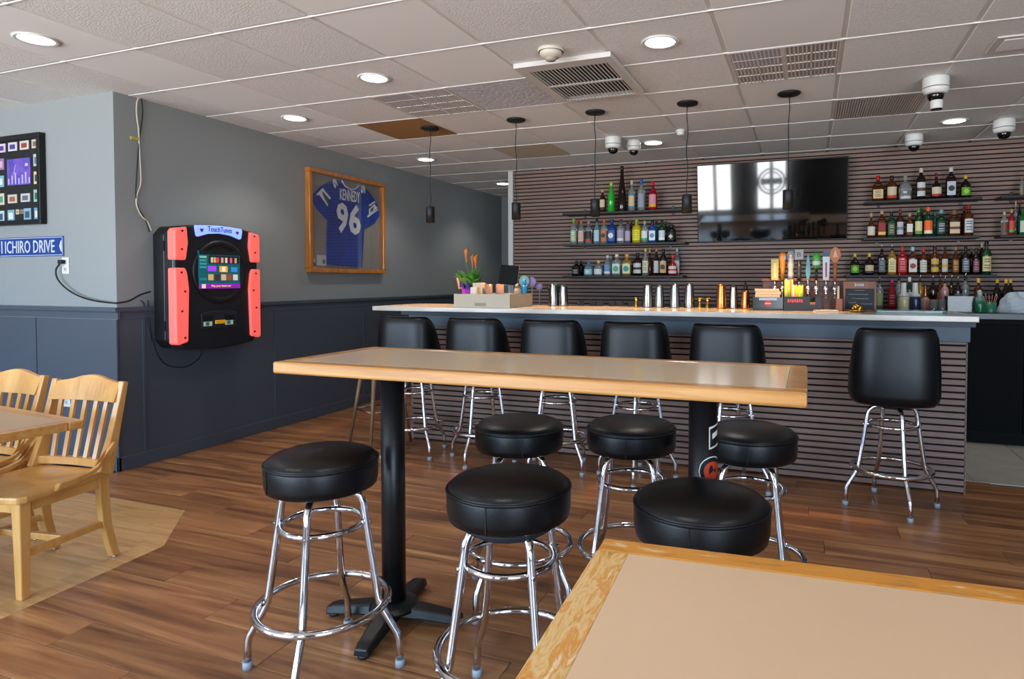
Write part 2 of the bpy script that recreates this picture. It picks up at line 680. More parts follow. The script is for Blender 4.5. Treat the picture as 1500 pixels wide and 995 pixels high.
# ================================================================== FURNITURE
# ---- tall table
def ped_base(t, cx, cy, top, rot, r_post, arm=.27):
    t_ = MB().lathe([(r_post, .05), (r_post, top)], 24, (cx, cy)).build('post', BLACKMETAL, t)
    MB().lathe([(r_post + .05, .055), (r_post + .045, .07), (r_post + .006, .085)], 24, (cx, cy)).build('base_hub', BLACKMETAL, t)
    for k in range(4):
        a = rot + k * PI / 2
        ca, sa = math.cos(a), math.sin(a)
        b = MB()
        sec = [(.03, .05, .034, .075), (.12, .042, .03, .066), (arm - .03, .034, .018, .05), (arm, .03, .012, .04)]
        vs = []
        for d, hw, z0, z1 in sec:
            for u, zz in ((-hw, z0), (hw, z0), (hw * .75, z1), (-hw * .75, z1)):
                vs.append((cx + d * ca - u * sa, cy + d * sa + u * ca, zz))
        fs = [(0, 1, 2, 3), (15, 14, 13, 12)]
        for i in range(3):
            for j in range(4):
                fs.append((i * 4 + j, i * 4 + (j + 1) % 4, i * 4 + 4 + (j + 1) % 4, i * 4 + 4 + j))
        f = b.add(vs, fs).build('base_foot', BLACKMETAL, t, bevel=.006)
        MB().lathe([(.018, 0), (.02, .004), (.02, .016)], 12, (cx + (arm - .022) * ca, cy + (arm - .022) * sa)).build('glide', BLACKPLA, f)
    box(cx - .2, cx + .2, cy - .03, cy + .03, top, top + .012).build('mounting_bar', BLACKMETAL, t)
    return t_


def table_top(t, x0, x1, y0, y1, z, th, bw, edge, lam, edge2=None):
    edge2 = edge2 or edge
    box(x0, x1, y0, y0 + bw, z - th, z).build('edge_board', edge, t, bevel=.007)
    box(x0, x1, y1 - bw, y1, z - th, z).build('edge_board', edge, t, bevel=.007)
    box(x0, x0 + bw, y0 + bw, y1 - bw, z - th, z).build('edge_board', edge2, t, bevel=.003)
    box(x1 - bw, x1, y0 + bw, y1 - bw, z - th, z).build('edge_board', edge2, t, bevel=.003)
    box(x0 + bw, x1 - bw, y0 + bw, y1 - bw, z - th, z - .0005).build('laminate_panel', lam, t)


tt = thing('bar_table', 'long bar-height table with oak edge and two black posts among the round stools', 'table', (-.895, 2.041, 0))
table_top(tt, -.895, .895, -.283, .283, 1.02, .042, .055, OAK, LAMTOP)
ped_base(tt, -.59, 0, .966, .2, .045)
p2 = ped_base(tt, .585, 0, .966, .2, .045)
# stickers on the second post (curved round it)
def arc_patch(m, r, a0, a1, zf, n, mt, name, parent, c):
    """zf(u) -> (z0,z1) for u in 0..1"""
    b = MB()
    vs, fs = [], []
    for i in range(n + 1):
        u = i / n
        a = a0 + (a1 - a0) * u
        z0, z1 = zf(u)
        vs += [(c[0] + r * math.cos(a), c[1] + r * math.sin(a), z0), (c[0] + r * math.cos(a), c[1] + r * math.sin(a), z1)]
        if i:
            fs.append((2 * i - 2, 2 * i, 2 * i + 1, 2 * i - 1))
    return b.add(vs, fs, True).build(name, mt, parent)


sc = (.585, 0)
disc = lambda zc, R, k=1: (lambda u: (zc - R * math.sqrt(max(0, 1 - (2 * u - 1) ** 2)) - 1e-4, zc + R * math.sqrt(max(0, 1 - (2 * u - 1) ** 2)) + 1e-4))
a_ = math.radians(-40)
RED = mat('#c8401f', .5, name='red_sticker')
WHT = mat('#d7d7d3', .5, name='white_print')
BLK = mat('#0c0c0d', .5, name='black_print')
arc_patch(None, .0456, a_ - 1.0, a_ + 1.0, disc(.715, .046), 20, WHT, 'round_sticker', p2, sc)
arc_patch(None, .0459, a_ - .94, a_ + .94, disc(.715, .043), 20, BLK, 'round_sticker', p2, sc)
arc_patch(None, .0462, a_ - .66, a_ + .66, disc(.715, .03), 20, RED, 'round_sticker', p2, sc)
arc_patch(None, .0464, a_ - .3, a_ + .35, lambda u: (.705 + .02 * u, .722 + .012 * math.sin(6 * u)), 10, BLK, 'round_sticker', p2, sc)
arc_patch(None, .0456, a_ - .3, a_ + .8, lambda u: (.783 + .012 * u, .853 + .012 * u), 8, WHT, 'square_sticker', p2, sc)
arc_patch(None, .0459, a_ - .22, a_ + .72, lambda u: (.789 + .012 * u, .847 + .012 * u), 8, BLK, 'square_sticker', p2, sc)
arc_patch(None, .0462, a_ - .05, a_ + .55, lambda u: (.815 + .012 * u, .832 + .012 * u), 8, WHT, 'square_sticker', p2, sc)

# ---- near table with the worn edge
WORN = wood('worn_oak_edge', ['#8f8471', '#b9792b', '#c98730', '#c88a3a', '#d9bd8e'], (7, 34, 34), .5, 0, spread=.17)
WORNY = wood('worn_oak_edge_side', ['#8f8471', '#c8913f', '#d8b983', '#c98730', '#e0cba4'], (34, 7, 34), .5, 0, spread=.17)
LAM2 = mat('#d2b392', .4, name='beige_laminate_worn', bump=(300, .01))
nt_ = thing('dining_table', 'beige laminate table with worn, flaking orange oak edge', 'table', (-.412, 1.32, 0), .058)
table_top(nt_, 0, 1.75, -.76, 0, .75, .04, .068, WORN, LAM2, WORNY)
ped_base(nt_, .88, -.38, .70, .5, .04, .3)
# ---- dining table by the return wall
lt = thing('dining_table', 'beige laminate dining table with two maple chairs tucked under it', 'table', (-2.80, 1.76, 0), -.10)
table_top(lt, -1.35, 0, -.76, 0, .735, .036, .06, OAK, mat('#b0926f', .3, name='tan_laminate'))
ped_base(lt, -.62, -.36, .69, .3, .04, .3)


# ---- round stools
def stool_frame(t, top):
    k = top / .60
    for i in range(4):
        a = PI / 4 + i * PI / 2
        pr = [(.03, .598), (.085, .598), (.108, .594), (.126, .58), (.136, .558), (.14, .53), (.162, .38), (.186, .225), (.2, .195), (.245, .118), (.252, .10), (.254, .07), (.256, .02)]
        g = MB().tube([(r * math.cos(a), r * math.sin(a), z * k if z > .3 else z) for r, z in pr], .0125, 10).build('leg', CHROME, t)
        MB().lathe([(.0165, 0), (.0165, .026)], 14, (.256 * math.cos(a), .256 * math.sin(a))).build('foot_cap', mat('#9aa0a8', .5, name='grey_rubber'), g)
        for Ra, Rb, z in ((.132, .1645, .49 * k), (.186, .2265, .225)):
            MB().tube([(Ra * math.cos(a), Ra * math.sin(a), z), (Rb * math.cos(a), Rb * math.sin(a), z)], .006, 8).build('bolt', CHROME, g)
    MB().ring(.132, .0105, .49 * k, 40, 10).build('upper_ring', CHROME, t)
    MB().ring(.211, .0125, .225, 48, 10).build('foot_ring', CHROME, t)
    MB().lathe([(.07, .592 * k), (.085, .598 * k), (.085, .612 * k)], 20).build('swivel_plate', BLACKMETAL, t)


def round_stool():
    t = thing('round_stool', '', 'stool')
    stool_frame(t, .606)
    c = MB().lathe([(.02, .618), (.165, .62), (.176, .626), (.181, .648), (.182, .70), (.18, .707)], 40).build('seat_side', VINYL, t)
    MB().lathe([(.18, .707), (.178, .715), (.165, .727), (.13, .739), (.08, .746), (.03, .749), (.004, .7495)], 40).build('seat_cushion', VINYL, t)
    MB().ring(.1805, .004, .7085, 48, 8).build('piping', VINYL, c)
    box(-.002, .002, -.1832, -.181, .632, .704).build('seam', VINYL, c)
    return t


rs = round_stool()
G = 'round backless stools round the bar table'
spots = [(-1.525, 1.705, -.40, 'round black stool beside the bare-floor post with cross-shaped feet'),
         (-.818, 1.682, .1, 'round black stool with sagging lining under the seat, between the two table posts'),
         (-.267, 1.73, .0, 'round black stool standing against the worn orange table edge'),
         (-1.11, 2.38, .5, 'round black stool across the bar table, opposite the one with sagging lining'),
         (-.673, 2.522, .15, 'round black stool with puckered vinyl side, between two others nearest the bar'),
         (-.213, 2.582, .05, 'round black stool beside the table post with red sticker')]
for i, (x, y, a, l) in enumerate(spots):
    if i == 0:
        rs.location = (x, y, 0)
        rs.rotation_euler = (0, 0, a)
        rs['label'] = l
        rs['group'] = G
        o = rs
    else:
        o = clone(rs, (x, y, 0), a, l, G)
    if i == 1:
        MB().lathe([(.06, .572), (.11, .58), (.14, .60), (.15, .613)], 20).build('torn_lining', mat('#1d2228', .8, name='lining'), o)


# ---- bucket barstools
def barstool():
    t = thing('barstool', '', 'barstool')
    stool_frame(t, .585)
    A = math.radians(128)
    n = 40
    vs, fs = [], []
    for i in range(n + 1):
        th = -A + 2 * A * i / n
        q = abs(th) / A
        top = 1.045 if q < .33 else 1.045 - .33 * (1 - math.cos(min(1, (q - .33) / .62) * PI)) / 2
        ex = 3.5
        ca, sa = math.cos(th), math.sin(th)
        k = (abs(ca) ** ex + abs(sa) ** ex) ** (-1 / ex)
        X, Y = .235 * k * sa, -.225 * k * ca
        sec = [(.62, .612), (.90, .616), (.97, .635), (1.0, .675), (1.0, min(.80, top - .08)), (.965, top - .06), (.945, top - .02), (.90, top), (.85, top - .012), (.82, top - .05), (.80, min(.80, top - .07)), (.76, .66), (.62, .65)]
        vs += [(X * r, Y * r, z) for r, z in sec]
    m = len(sec)
    for i in range(n):
        for j in range(m):
            j2 = (j + 1) % m
            fs.append((i * m + j, i * m + j2, (i + 1) * m + j2, (i + 1) * m + j))
    fs.append(tuple(range(m)))
    fs.append(tuple(n * m + j for j in reversed(range(m))))
    sh = MB().add(vs, fs, True).build('bucket_back', VINYL, t)
    MB().tube([(vs[i * m + 7][0], vs[i * m + 7][1], vs[i * m + 7][2] + .001) for i in range(n + 1)], .004, 6).build('piping', VINYL, sh)
    MB().lathe([(.05, .598), (.16, .6), (.19, .615), (.195, .64), (.195, .69), (.18, .71), (.1, .722), (.01, .724)], 32, (0, .015), expo=3).build('seat_cushion', VINYL, t)
    return t


bs = barstool()
GB = 'black bucket barstools at the bar'
bsp = [(-2.79, 4.10, .12, 'black bucket barstool at the open end of the bar, beside the wooden stool'),
       (-2.216, 4.12, .05, 'second black bucket barstool from the open end of the bar'),
       (-1.632, 4.12, .05, 'third black bucket barstool from the open end of the bar'),
       (-1.06, 4.12, .08, 'fourth black bucket barstool from the open end of the bar'),
       (-.462, 4.11, -.08, 'fifth black bucket barstool, behind the stickered end of the bar table'),
       (.46, 4.10, 0, 'lone black bucket barstool at the tiled-floor end of the bar')]
for i, (x, y, a, l) in enumerate(bsp):
    if i == 0:
        o = bs
        o.location = (x, y, 0)
        o.rotation_euler = (0, 0, a)
        o['label'] = l
        o['group'] = GB
    else:
        o = clone(bs, (x, y, 0), a, l, GB)
for i, o in enumerate([bs] + [k for k in COL.objects if k.name.startswith('barstool.')]):
    face, legs = bsp[i][2], (.25, .78, .3, .95, .5, -.52)[i]      # the seat swivels on its leg frame
    o.rotation_euler = (0, 0, legs)
    for ch in o.children:
        if ch.name.split('.')[0] in ('bucket_back', 'seat_cushion'):
            ch.rotation_euler = (0, 0, face - legs)

# ---- wooden stool by the bar end
wst = thing('wooden_stool', 'brown wooden stool with tapered splayed legs and metal stretchers', 'stool', (-3.25, 4.30, 0), -.43)
BRW = wood('stool_wood', ['#5c4430', '#7a5d42', '#8d6e50'], (6, 6, 1.5), .45)
for i in range(4):
    a = PI / 4 + i * PI / 2
    MB().tube([(.25 * math.cos(a), .25 * math.sin(a), 0), (.13 * math.cos(a), .13 * math.sin(a), .66)], [.011, .02], 10).build('leg', BRW, wst)
for i in range(4):
    a, b_ = PI / 4 + i * PI / 2, PI / 4 + (i + 1) * PI / 2
    MB().tube([(.2 * math.cos(a), .2 * math.sin(a), .27), (.2 * math.cos(b_), .2 * math.sin(b_), .27)], .008, 8).build('stretcher', mat('#8f7d6c', .35, 1, name='bronze'), wst)
MB().lathe([(.15, .655), (.185, .66), (.19, .67), (.187, .683), (.1, .678), (.01, .674)], 28).build('seat', BRW, wst)


# ---- maple chairs
def maple_chair():
    t = thing('dining_chair', '', 'chair')
    seat = MB()
    # seat outline, slightly tapered to the back, rounded front corners
    pts = [(-.21, -.22), (-.225, -.19), (-.20, .19), (.20, .19), (.225, -.19), (.21, -.22), (.12, -.235), (-.12, -.235)]
    seat.prism(pts, .40, .432, 'z').build('seat', MAPLE, t, bevel=.009)
    for s in (-1, 1):
        # front leg, square and tapered
        vs = []
        for z, h, x, y in ((0, .017, .185, -.185), (.402, .024, .18, -.18)):
            vs += [(s * x - h, y - h, z), (s * x + h, y - h, z), (s * x + h, y + h, z), (s * x - h, y + h, z)]
        lg = MB().add(vs, [(0, 3, 2, 1), (4, 5, 6, 7), (0, 1, 5, 4), (1, 2, 6, 5), (2, 3, 7, 6), (3, 0, 4, 7)]).build('leg', MAPLE, t, bevel=.005)
        MB().lathe([(.012, -.0), (.014, .006)], 10, (s * .185, -.185)).build('glide', CHROME, lg)
        # back leg: sabre-curved board
        pr = [(.15, .41), (.20, .41), (.202, .28), (.21, .17), (.235, .06), (.25, .008), (.212, .008), (.19, .08), (.165, .18), (.155, .28)]
        x0 = s * .178
        lg = MB().prism(pr, x0 - .017, x0 + .017, 'x').build('leg', MAPLE, t, bevel=.005)
        MB().lathe([(.011, 0), (.013, .008)], 10, (x0, .231)).build('glide', CHROME, lg)
        # back post leaning back
        pr = [(.135, .432), (.20, .40), (.232, .55), (.268, .72), (.29, .825), (.262, .832), (.232, .72), (.19, .57)]
        x0 = s * .2
        MB().prism(pr, x0 - .016, x0 + .016, 'x').build('back_post', MAPLE, t, bevel=.005)
        # curved bracket joining post and seat
        arc = []
        for i in range(9):
            u = i / 8
            arc.append((.20 - .0 * u - .26 * u ** 1.6, .56 - .115 * (1 - (1 - u) ** 2.2)))
        low = [(a - .028 * (1 - .3 * i / 8), b - .03) for i, (a, b) in enumerate(arc)]
        x0 = s * .224
        MB().prism(arc + low[::-1], x0 - .011, x0 + .011, 'x').build('bracket', MAPLE, t, bevel=.004)
        # side stretcher
        MB().box(s * .18 - .009, s * .18 + .009, -.18, .17, .165, .195).build('stretcher', MAPLE, t, bevel=.003)
        box(s * .18 - .01, s * .18 + .01, -.16, .16, .355, .402).build('apron', MAPLE, t)
    box(-.175, .175, -.012, .012, .165, .193).build('stretcher', MAPLE, t, bevel=.003)
    box(-.16, .16, -.19, -.17, .355, .402).build('apron', MAPLE, t)
    # crest rail, waved top, gently bowed
    vs, fs = [], []
    n = 16
    for i in range(n + 1):
        u = -1 + 2 * i / n
        x = u * .195
        bow = .022 * (1 - u * u)
        top = .835 + .018 * math.cos(u * PI * .95) * (1 if abs(u) < .55 else .6) - .004 * u * u
        for dy, z, lean in ((-.011, .735, .235), (.011, .735, .235), (.011, top, .272), (-.011, top, .272)):
            vs.append((x, lean + dy + bow, z))
    for i in range(n):
        for j in range(4):
            fs.append((i * 4 + j, i * 4 + (j + 1) % 4, i * 4 + 4 + (j + 1) % 4, i * 4 + 4 + j))
    fs += [(0, 1, 2, 3), (n * 4 + 3, n * 4 + 2, n * 4 + 1, n * 4)]
    MB().add(vs, fs).build('crest_rail', MAPLE, t, bevel=.003)
    # lower rail bowed
    vs, fs = [], []
    for i in range(n + 1):
        u = -1 + 2 * i / n
        x = u * .195
        bow = .02 * (1 - u * u)
        for dy, z in ((-.014, .44), (.014, .44), (.014, .475), (-.014, .475)):
            vs.append((x, .178 + dy + bow, z))
    for i in range(n):
        for j in range(4):
            fs.append((i * 4 + j, i * 4 + (j + 1) % 4, i * 4 + 4 + (j + 1) % 4, i * 4 + 4 + j))
    fs += [(0, 1, 2, 3), (n * 4 + 3, n * 4 + 2, n * 4 + 1, n * 4)]
    MB().add(vs, fs).build('lower_rail', MAPLE, t)
    for i in range(5):
        u = -.68 + 1.36 * i / 4
        x = u * .195
        b0, b1 = .178 + .02 * (1 - u * u), .236 + .022 * (1 - u * u)
        vs = []
        for z, y_, xo in ((.472, b0, x * .93), (.745, b1, x * 1.03)):
            for dx, dy in ((-.011, -.006), (.011, -.006), (.011, .006), (-.011, .006)):
                vs.append((xo + dx, y_ + dy, z))
        MB().add(vs, [(0, 3, 2, 1), (4, 5, 6, 7), (0, 1, 5, 4), (1, 2, 6, 5), (2, 3, 7, 6), (3, 0, 4, 7)]).build('back_slat', MAPLE, t)
    return t


mc = maple_chair()
mc.location = (-3.22, 1.80, 0)
mc.rotation_euler = (0, 0, .13)
mc['label'] = 'maple slat-back chair at the table corner, in front of the wall outlet'
mc['group'] = 'maple dining chairs'
clone(mc, (-3.80, 1.80, 0), .1, 'maple slat-back chair tucked behind the table, below the street sign', 'maple dining chairs')

# ================================================================== BAR
bar = thing('bar_counter', 'slatted brown bar front with blue-grey apron under the white top', 'bar', (0, 0, 0))
BX0, BX1, BY0, BY1 = -3.07, .906, 4.48, 4.96
APR = mat('#4d5965', .5, bump=(120, .05), name='blue_grey_apron')
box(BX0 + .01, BX1 - .005, BY0 + .014, BY1, 0, 1.0).build('carcass', FELT, bar)
z = .012
b0 = None
while z < .925:
    if b0 is None:
        b0 = box(BX0, BX1, BY0, BY0 + .014, 0, .029).build('slat', SLAT, bar, (0, 0, z))
    else:
        share(b0, 'slat', bar, (0, 0, z))
    z += .0412
box(BX1 - .004, BX1 + .004, BY0, BY1, 0, .93).build('end_panel', SLAT, bar)
box(BX0 - .004, BX0 + .012, BY0 + .001, BY1, 0, .93).build('end_panel', SLAT, bar)
box(BX0 - .012, BX1 + .014, BY0 - .02, BY0 + .014, .935, 1.03).build('apron_board', APR, bar, bevel=.003)
box(BX0 - .012, BX0 + .0, BY0 + .014, BY1, .935, 1.03).build('apron_board', APR, bar)
box(BX1 + .0, BX1 + .014, BY0 + .014, BY1, .935, 1.03).build('apron_board', APR, bar)
box(BX0 - .05, BX1 + .03, BY0 - .07, BY1, 1.03, 1.062).build('support_board', mat('#2b323a', .5, name='support_board_paint'), bar)
btop = tag(box(-3.346, .938, 4.335, 5.02, 1.064, 1.10).build('stone_countertop', mat('#bdb6ac', .16, mottle=(3, '#aca69d', .12), name='white_stone_top'), bevel=.004),
           'long white stone bar top with glossy surface on the slatted bar', 'countertop')
# back counter
bc = thing('back_counter', 'black back-bar cabinet with dark top below the bottle shelves', 'cabinet', (0, 0, 0))
box(-1.6, 4.4, 5.95, YB - .02, 0, 1.0).build('body', mat('#060607', .7, spec=.2, name='black_cabinet'), bc)
box(-1.62, 4.42, 5.9, YB - .016, 1.0, 1.05).build('counter_slab', mat('#1b1c1f', .3, name='dark_counter'), bc, bevel=.004)
for i in range(6):
    x = 1.02 + i * .56
    d = box(x + .01, x + .55, 5.935, 5.95, .1, .96).build('cabinet_door', mat('#070708', .7, spec=.15, name='black_door'), bc, bevel=.003)
    box(x + .07, x + .49, 5.931, 5.936, .17, .89).build('door_panel', mat('#060607', .7, spec=.15, name='black_door_panel'), d)

# ---- shelves
SHZ = [2.055, 1.712, 1.362]
SHM = mat('#121214', .5, name='shelf_black')
SH = {}


def shelf(key, x0, x1, z, label):
    t = thing('wall_shelf', label, 'shelf', ((x0 + x1) / 2, YB - .014, z))
    h = (x1 - x0) / 2
    box(-h, h, -.215, -.001, -.022, 0).build('board', SHM, t, bevel=.003)
    for s in (-1, 1):
        MB().box(s * h * .72 - .012, s * h * .72 + .012, -.012, -.0005, -.045, .055).build('bracket', BLACKMETAL, t)
    SH[key] = z


shelf('A0', -2.56, -1.17, SHZ[0], 'black wall shelf holding the very tall brown bottle')
shelf('A1', -2.55, -1.2, SHZ[1], 'black wall shelf holding the yellow and blue gin bottles')
shelf('A2', -2.56, -1.22, SHZ[2], 'black wall shelf holding squat tequila bottles, nearest the cocktail shakers')
shelf('B0', .49, 1.44, SHZ[0], 'black wall shelf with seven bottles, one dipped in red wax')
shelf('B1', .48, 1.43, SHZ[1], 'black wall shelf holding the orange-labelled whiskey bottle')
shelf('B2', .33, 1.56, SHZ[2], 'black wall shelf right above the chalkboard')
shelf('C0', 1.58, 2.5, SHZ[0], 'upper black shelf running past the last whiskey bottle toward the room corner')
shelf('C1', 1.58, 2.5, SHZ[1], 'lower black shelf under the corner shelf, holding mixed liqueurs')

# ---- television
TVT = math.radians(8.3)                     # tipped down towards the room
tv = thing('television', 'large black flat television mounted on the slatted wall', 'television', (-.372, YB - .016, 1.71))
SCR = mat('#030405', .035, spec=.9, coat=.6, name='tv_glass')
for o_ in (box(-.72, .72, -.02, .02, .0, .80).build('casing', BLACKPLA, tv, bevel=.006), box(-.712, .712, -.0215, -.0195, .014, .79).build('screen', SCR, tv)):
    o_.rotation_euler = (TVT, 0, 0)
    o_.location = (0, -.03, 0)
box(-.25, .25, -.05, -.0005, .2, .6).build('wall_mount', BLACKMETAL, tv)
#@@PART3
# ================================================================== CEILING FITTINGS
def mk_emit(name, col, s):
    m = bpy.data.materials.new(name)
    m.use_nodes = True
    b = m.node_tree.nodes['Principled BSDF']
    b.inputs['Base Color'].default_value = lin(col)
    b.inputs['Emission Color'].default_value = lin(col)
    b.inputs['Emission Strength'].default_value = s
    return m


WARM = mk_emit('warm_lamp', '#ffb35c', 6)
COOL = mk_emit('white_lamp', '#f4f7ff', 14)
MBLK = mat('#141517', .5, name='matt_black')


def pendant():
    t = thing('pendant_lamp', '', 'pendant lamp')
    MB().lathe([(.075, 0), (.075, -.008), (.068, -.014), (.01, -.016)], 28).build('ceiling_canopy', MBLK, t)
    pts = [(.006 * math.sin(i * 1.1), .003 * math.sin(i * .7), -.016 - .644 * i / 14) for i in range(15)]
    pts[0] = (0, 0, -.014)
    pts[-1] = (0, 0, -.662)
    MB().tube(pts, .0035, 6).build('cord', MBLK, t)
    s_ = MB().lathe([(.006, -.655), (.034, -.658), (.036, -.662), (.036, -.79), (.033, -.79), (.032, -.70), (.001, -.70)], 24, cap=False).build('shade', MBLK, t)
    MB().lathe([(.001, -.772), (.031, -.772), (.031, -.768), (.001, -.768)], 20, cap=False).build('lamp_lens', WARM, s_)
    ld = bpy.data.lights.new('pendant_light', 'SPOT')
    ld.energy = PEND
    ld.color = (1, .54, .21)
    ld.spot_size = math.radians(74)
    ld.spot_blend = .55
    ld.shadow_soft_size = .03
    lo = bpy.data.objects.new('pendant_light', ld)
    COL.objects.link(lo)
    lo.parent = t
    lo.location = (0, 0, -.80)
    return t


PEND = 62
pd_ = pendant()
GP = 'black cylinder pendants over the bar'
for i, (x, l) in enumerate(((-2.977, 'black cylinder pendant hung from the brown ceiling tile'), (-2.184, 'black cylinder pendant hung in line with the end of the slatted back wall'),
                            (-1.523, 'black cylinder pendant hanging in front of the bottle rack, nearest the ceiling grille'), (-.827, 'black cylinder pendant hanging between the bottle rack and the television'),
                            (-.136, 'black cylinder pendant hanging in front of the television'))):
    o = pd_ if i == 0 else clone(pd_, (0, 0, 0))
    o.location = (x, 4.63, ZC - .004)
    o.rotation_euler = (0, 0, i * 1.3)
    o['label'] = l
    o['group'] = GP


def downlight():
    t = thing('downlight', '', 'ceiling light')
    MB().lathe([(.08, .0), (.1, -.001), (.101, -.006), (.093, -.009), (.08, -.006)], 32, cap=False).build('trim_ring', WHITEPLA, t)
    MB().lathe([(.001, -.003), (.08, -.004), (.08, 0), (.001, 0)], 28, cap=False).build('lens', COOL, t)
    ld = bpy.data.lights.new('downlight_beam', 'SPOT')
    ld.energy = DOWN
    ld.color = (1, .93, .85)
    ld.spot_size = math.radians(120)
    ld.spot_blend = .7
    ld.shadow_soft_size = .08
    lo = bpy.data.objects.new('downlight_beam', ld)
    COL.objects.link(lo)
    lo.parent = t
    lo.location = (0, 0, -.02)
    return t


DOWN = 32
dl = downlight()
dls = [((-3.844, 2.213), 'round recessed ceiling light nearest the card frame'), ((-2.581, 3.381), 'round recessed ceiling light between the smoke detector and the wall cables'),
       ((-3.802, 3.992), 'round recessed ceiling light above the jukebox'), ((-.757, 3.412), 'round recessed ceiling light beside the smoke detector and air grille'),
       ((-3.797, 5.827), 'round recessed ceiling light near the framed jersey'), ((-3.789, 7.633), 'round recessed ceiling light deep in the corridor'),
       ((-1.362, 5.865), 'round recessed ceiling light beside the paired dome cameras'), ((1.082, 5.915), 'round recessed ceiling light between two dome cameras behind the bar'),
       ((-.757, .97), 'added unseen recessed light over the worn-edged table'), ((1.082, .97), 'added unseen recessed light over the open floor past the worn-edged table'), ((-2.581, .97), 'added unseen recessed light over the floor between the maple chairs and the round stools')]  # this row is unseen, added along the grid to brighten tabletops and floor
for i, ((x, y), l) in enumerate(dls):
    o = dl if i == 0 else clone(dl, (0, 0, 0))
    o.location = (x, y, ZC)
    o['label'] = l
    o['group'] = 'recessed ceiling lights'


def dome():
    t = thing('dome_camera', '', 'security camera')
    MB().lathe([(.001, 0), (.074, 0), (.076, -.01), (.076, -.06), (.074, -.063)], 32, cap=False).build('base_housing', WHITEPLA, t)
    MB().lathe([(.0745, -.063), (.0745, -.068)], 32).build('gasket_line', BLACKPLA, t)
    MB().lathe([(.076, -.068), (.075, -.08), (.066, -.098), (.048, -.108), (.046, -.10)], 32, cap=False).build('lower_cover', WHITEPLA, t)
    d = MB().lathe([(.047, -.104), (.047, -.115), (.043, -.13), (.032, -.144), (.016, -.151), (.001, -.152)], 24, cap=False).build('lens_dome', mat('#08080a', .06, spec=.8, name='smoked_dome'), t)
    return t


dm = dome()
cms = [((.739, 4.611), 1.0, 'white dome camera with a hanging sunshield, over the bar top'), ((.854, 6.34), .95, 'white dome camera against the back wall above the whiskey shelves'),
       ((1.444, 6.004), 1.0, 'white dome camera above the corner shelves'), ((-1.647, 5.517), .95, 'white dome camera in front of its twin, above the tall brown bottle'),
       ((-1.51, 5.72), .85, 'white dome camera partly hidden behind its twin, above the tall brown bottle')]
for i, ((x, y), s, l) in enumerate(cms):
    o = dm if i == 0 else clone(dm, (0, 0, 0))
    o.location = (x, y, ZC - .004)
    o.scale = (s, s, s)
    o['label'] = l
    o['group'] = 'dome cameras on the ceiling'
MB().lathe([(.034, -.145), (.037, -.15), (.035, -.195), (.03, -.2)], 18, (.004, -.008), cap=False).build('sunshield', WHITEPLA, dm)
MB().lathe([(.001, -.196), (.033, -.196), (.033, -.203), (.001, -.203)], 18, (.004, -.008), cap=False).build('shield_lens', mat('#08080a', .06, spec=.8, name='smoked_dome'), dm)

sd = thing('smoke_detector', 'cream round smoke detector on the ceiling beside the air grille', 'smoke detector', (-1.347, 3.309, ZC))
CREAM = mat('#cfc6b6', .5, name='cream_plastic')
MB().lathe([(.001, 0), (.072, 0), (.074, -.008), (.07, -.018)], 28, cap=False).build('base_plate', CREAM, sd)
MB().lathe([(.062, -.018), (.062, -.03), (.052, -.042), (.03, -.05)], 28, cap=False).build('body', CREAM, sd)
MB().lathe([(.03, -.05), (.028, -.062), (.001, -.064)], 20, cap=False).build('sensor_cap', mat('#a89f92', .5, name='sensor_grey'), sd)
sp = thing('fire_sprinkler', 'small white sprinkler cover on the ceiling between two pendants', 'sprinkler', (-1.029, 5.445, ZC - .004))
MB().lathe([(.001, 0), (.04, 0), (.042, -.012), (.03, -.02)], 24, cap=False).build('escutcheon', WHITEPLA, sp)
MB().lathe([(.03, -.02), (.034, -.034), (.02, -.045), (.001, -.046)], 20, cap=False).build('deflector_cover', WHITEPLA, sp)

# air grille
vg = thing('air_grille', 'large white ceiling return-air grille with dark slots', 'air grille', (-1.345, 3.85, ZC))
x0, x1, y0, y1 = -.30, .30, -.40, .375
WM = mat('#cfcac6', .45, name='white_enamel')
box(x0 + .06, x1 - .05, y0 + .1, y1 - .04, -.004, -.001).build('duct_backing', mat('#08080a', .9, name='duct_black'), vg)
MB().box(x0, x1, y0, y0 + .1, -.03, -.001).build('frame_front', WM, vg, bevel=.002)
MB().box(x0, x1, y1 - .04, y1, -.03, -.001).build('frame_rear', WM, vg, bevel=.002)
MB().box(x0, x0 + .06, y0 + .1, y1 - .04, -.03, -.001).build('frame_side', WM, vg)
MB().box(x1 - .05, x1, y0 + .1, y1 - .04, -.03, -.001).build('frame_side', WM, vg)
ym = (y0 + .1 + y1 - .04) / 2
box(x0 + .06, x1 - .05, ym - .012, ym + .012, -.03, -.022).build('cross_bar', WM, vg)
l0 = None
for i in range(20):
    x = x0 + .062 + (x1 - x0 - .114) * (i + .5) / 20
    for a, b in ((y0 + .1, ym - .012), (ym + .012, y1 - .04)):
        box(x - .0035, x + .0035, a, b, -.029, -.025).build('louvre', WM, vg)
# hatch in the ceiling behind the bar end
q = pz(1490, 62, ZC)
hp = thing('access_hatch', 'pale square access hatch in the ceiling', 'access hatch', (q.x + .05, q.y, ZC))
box(-.17, .17, -.13, .13, -.008, -.001).build('frame', WM, hp)
box(-.13, .13, -.09, .09, -.011, -.008).build('lid', TILES, hp, bevel=.002)

# ================================================================== WALL THINGS (built facing -Y; turned 90 degrees for the left wall)
W90 = PI / 2
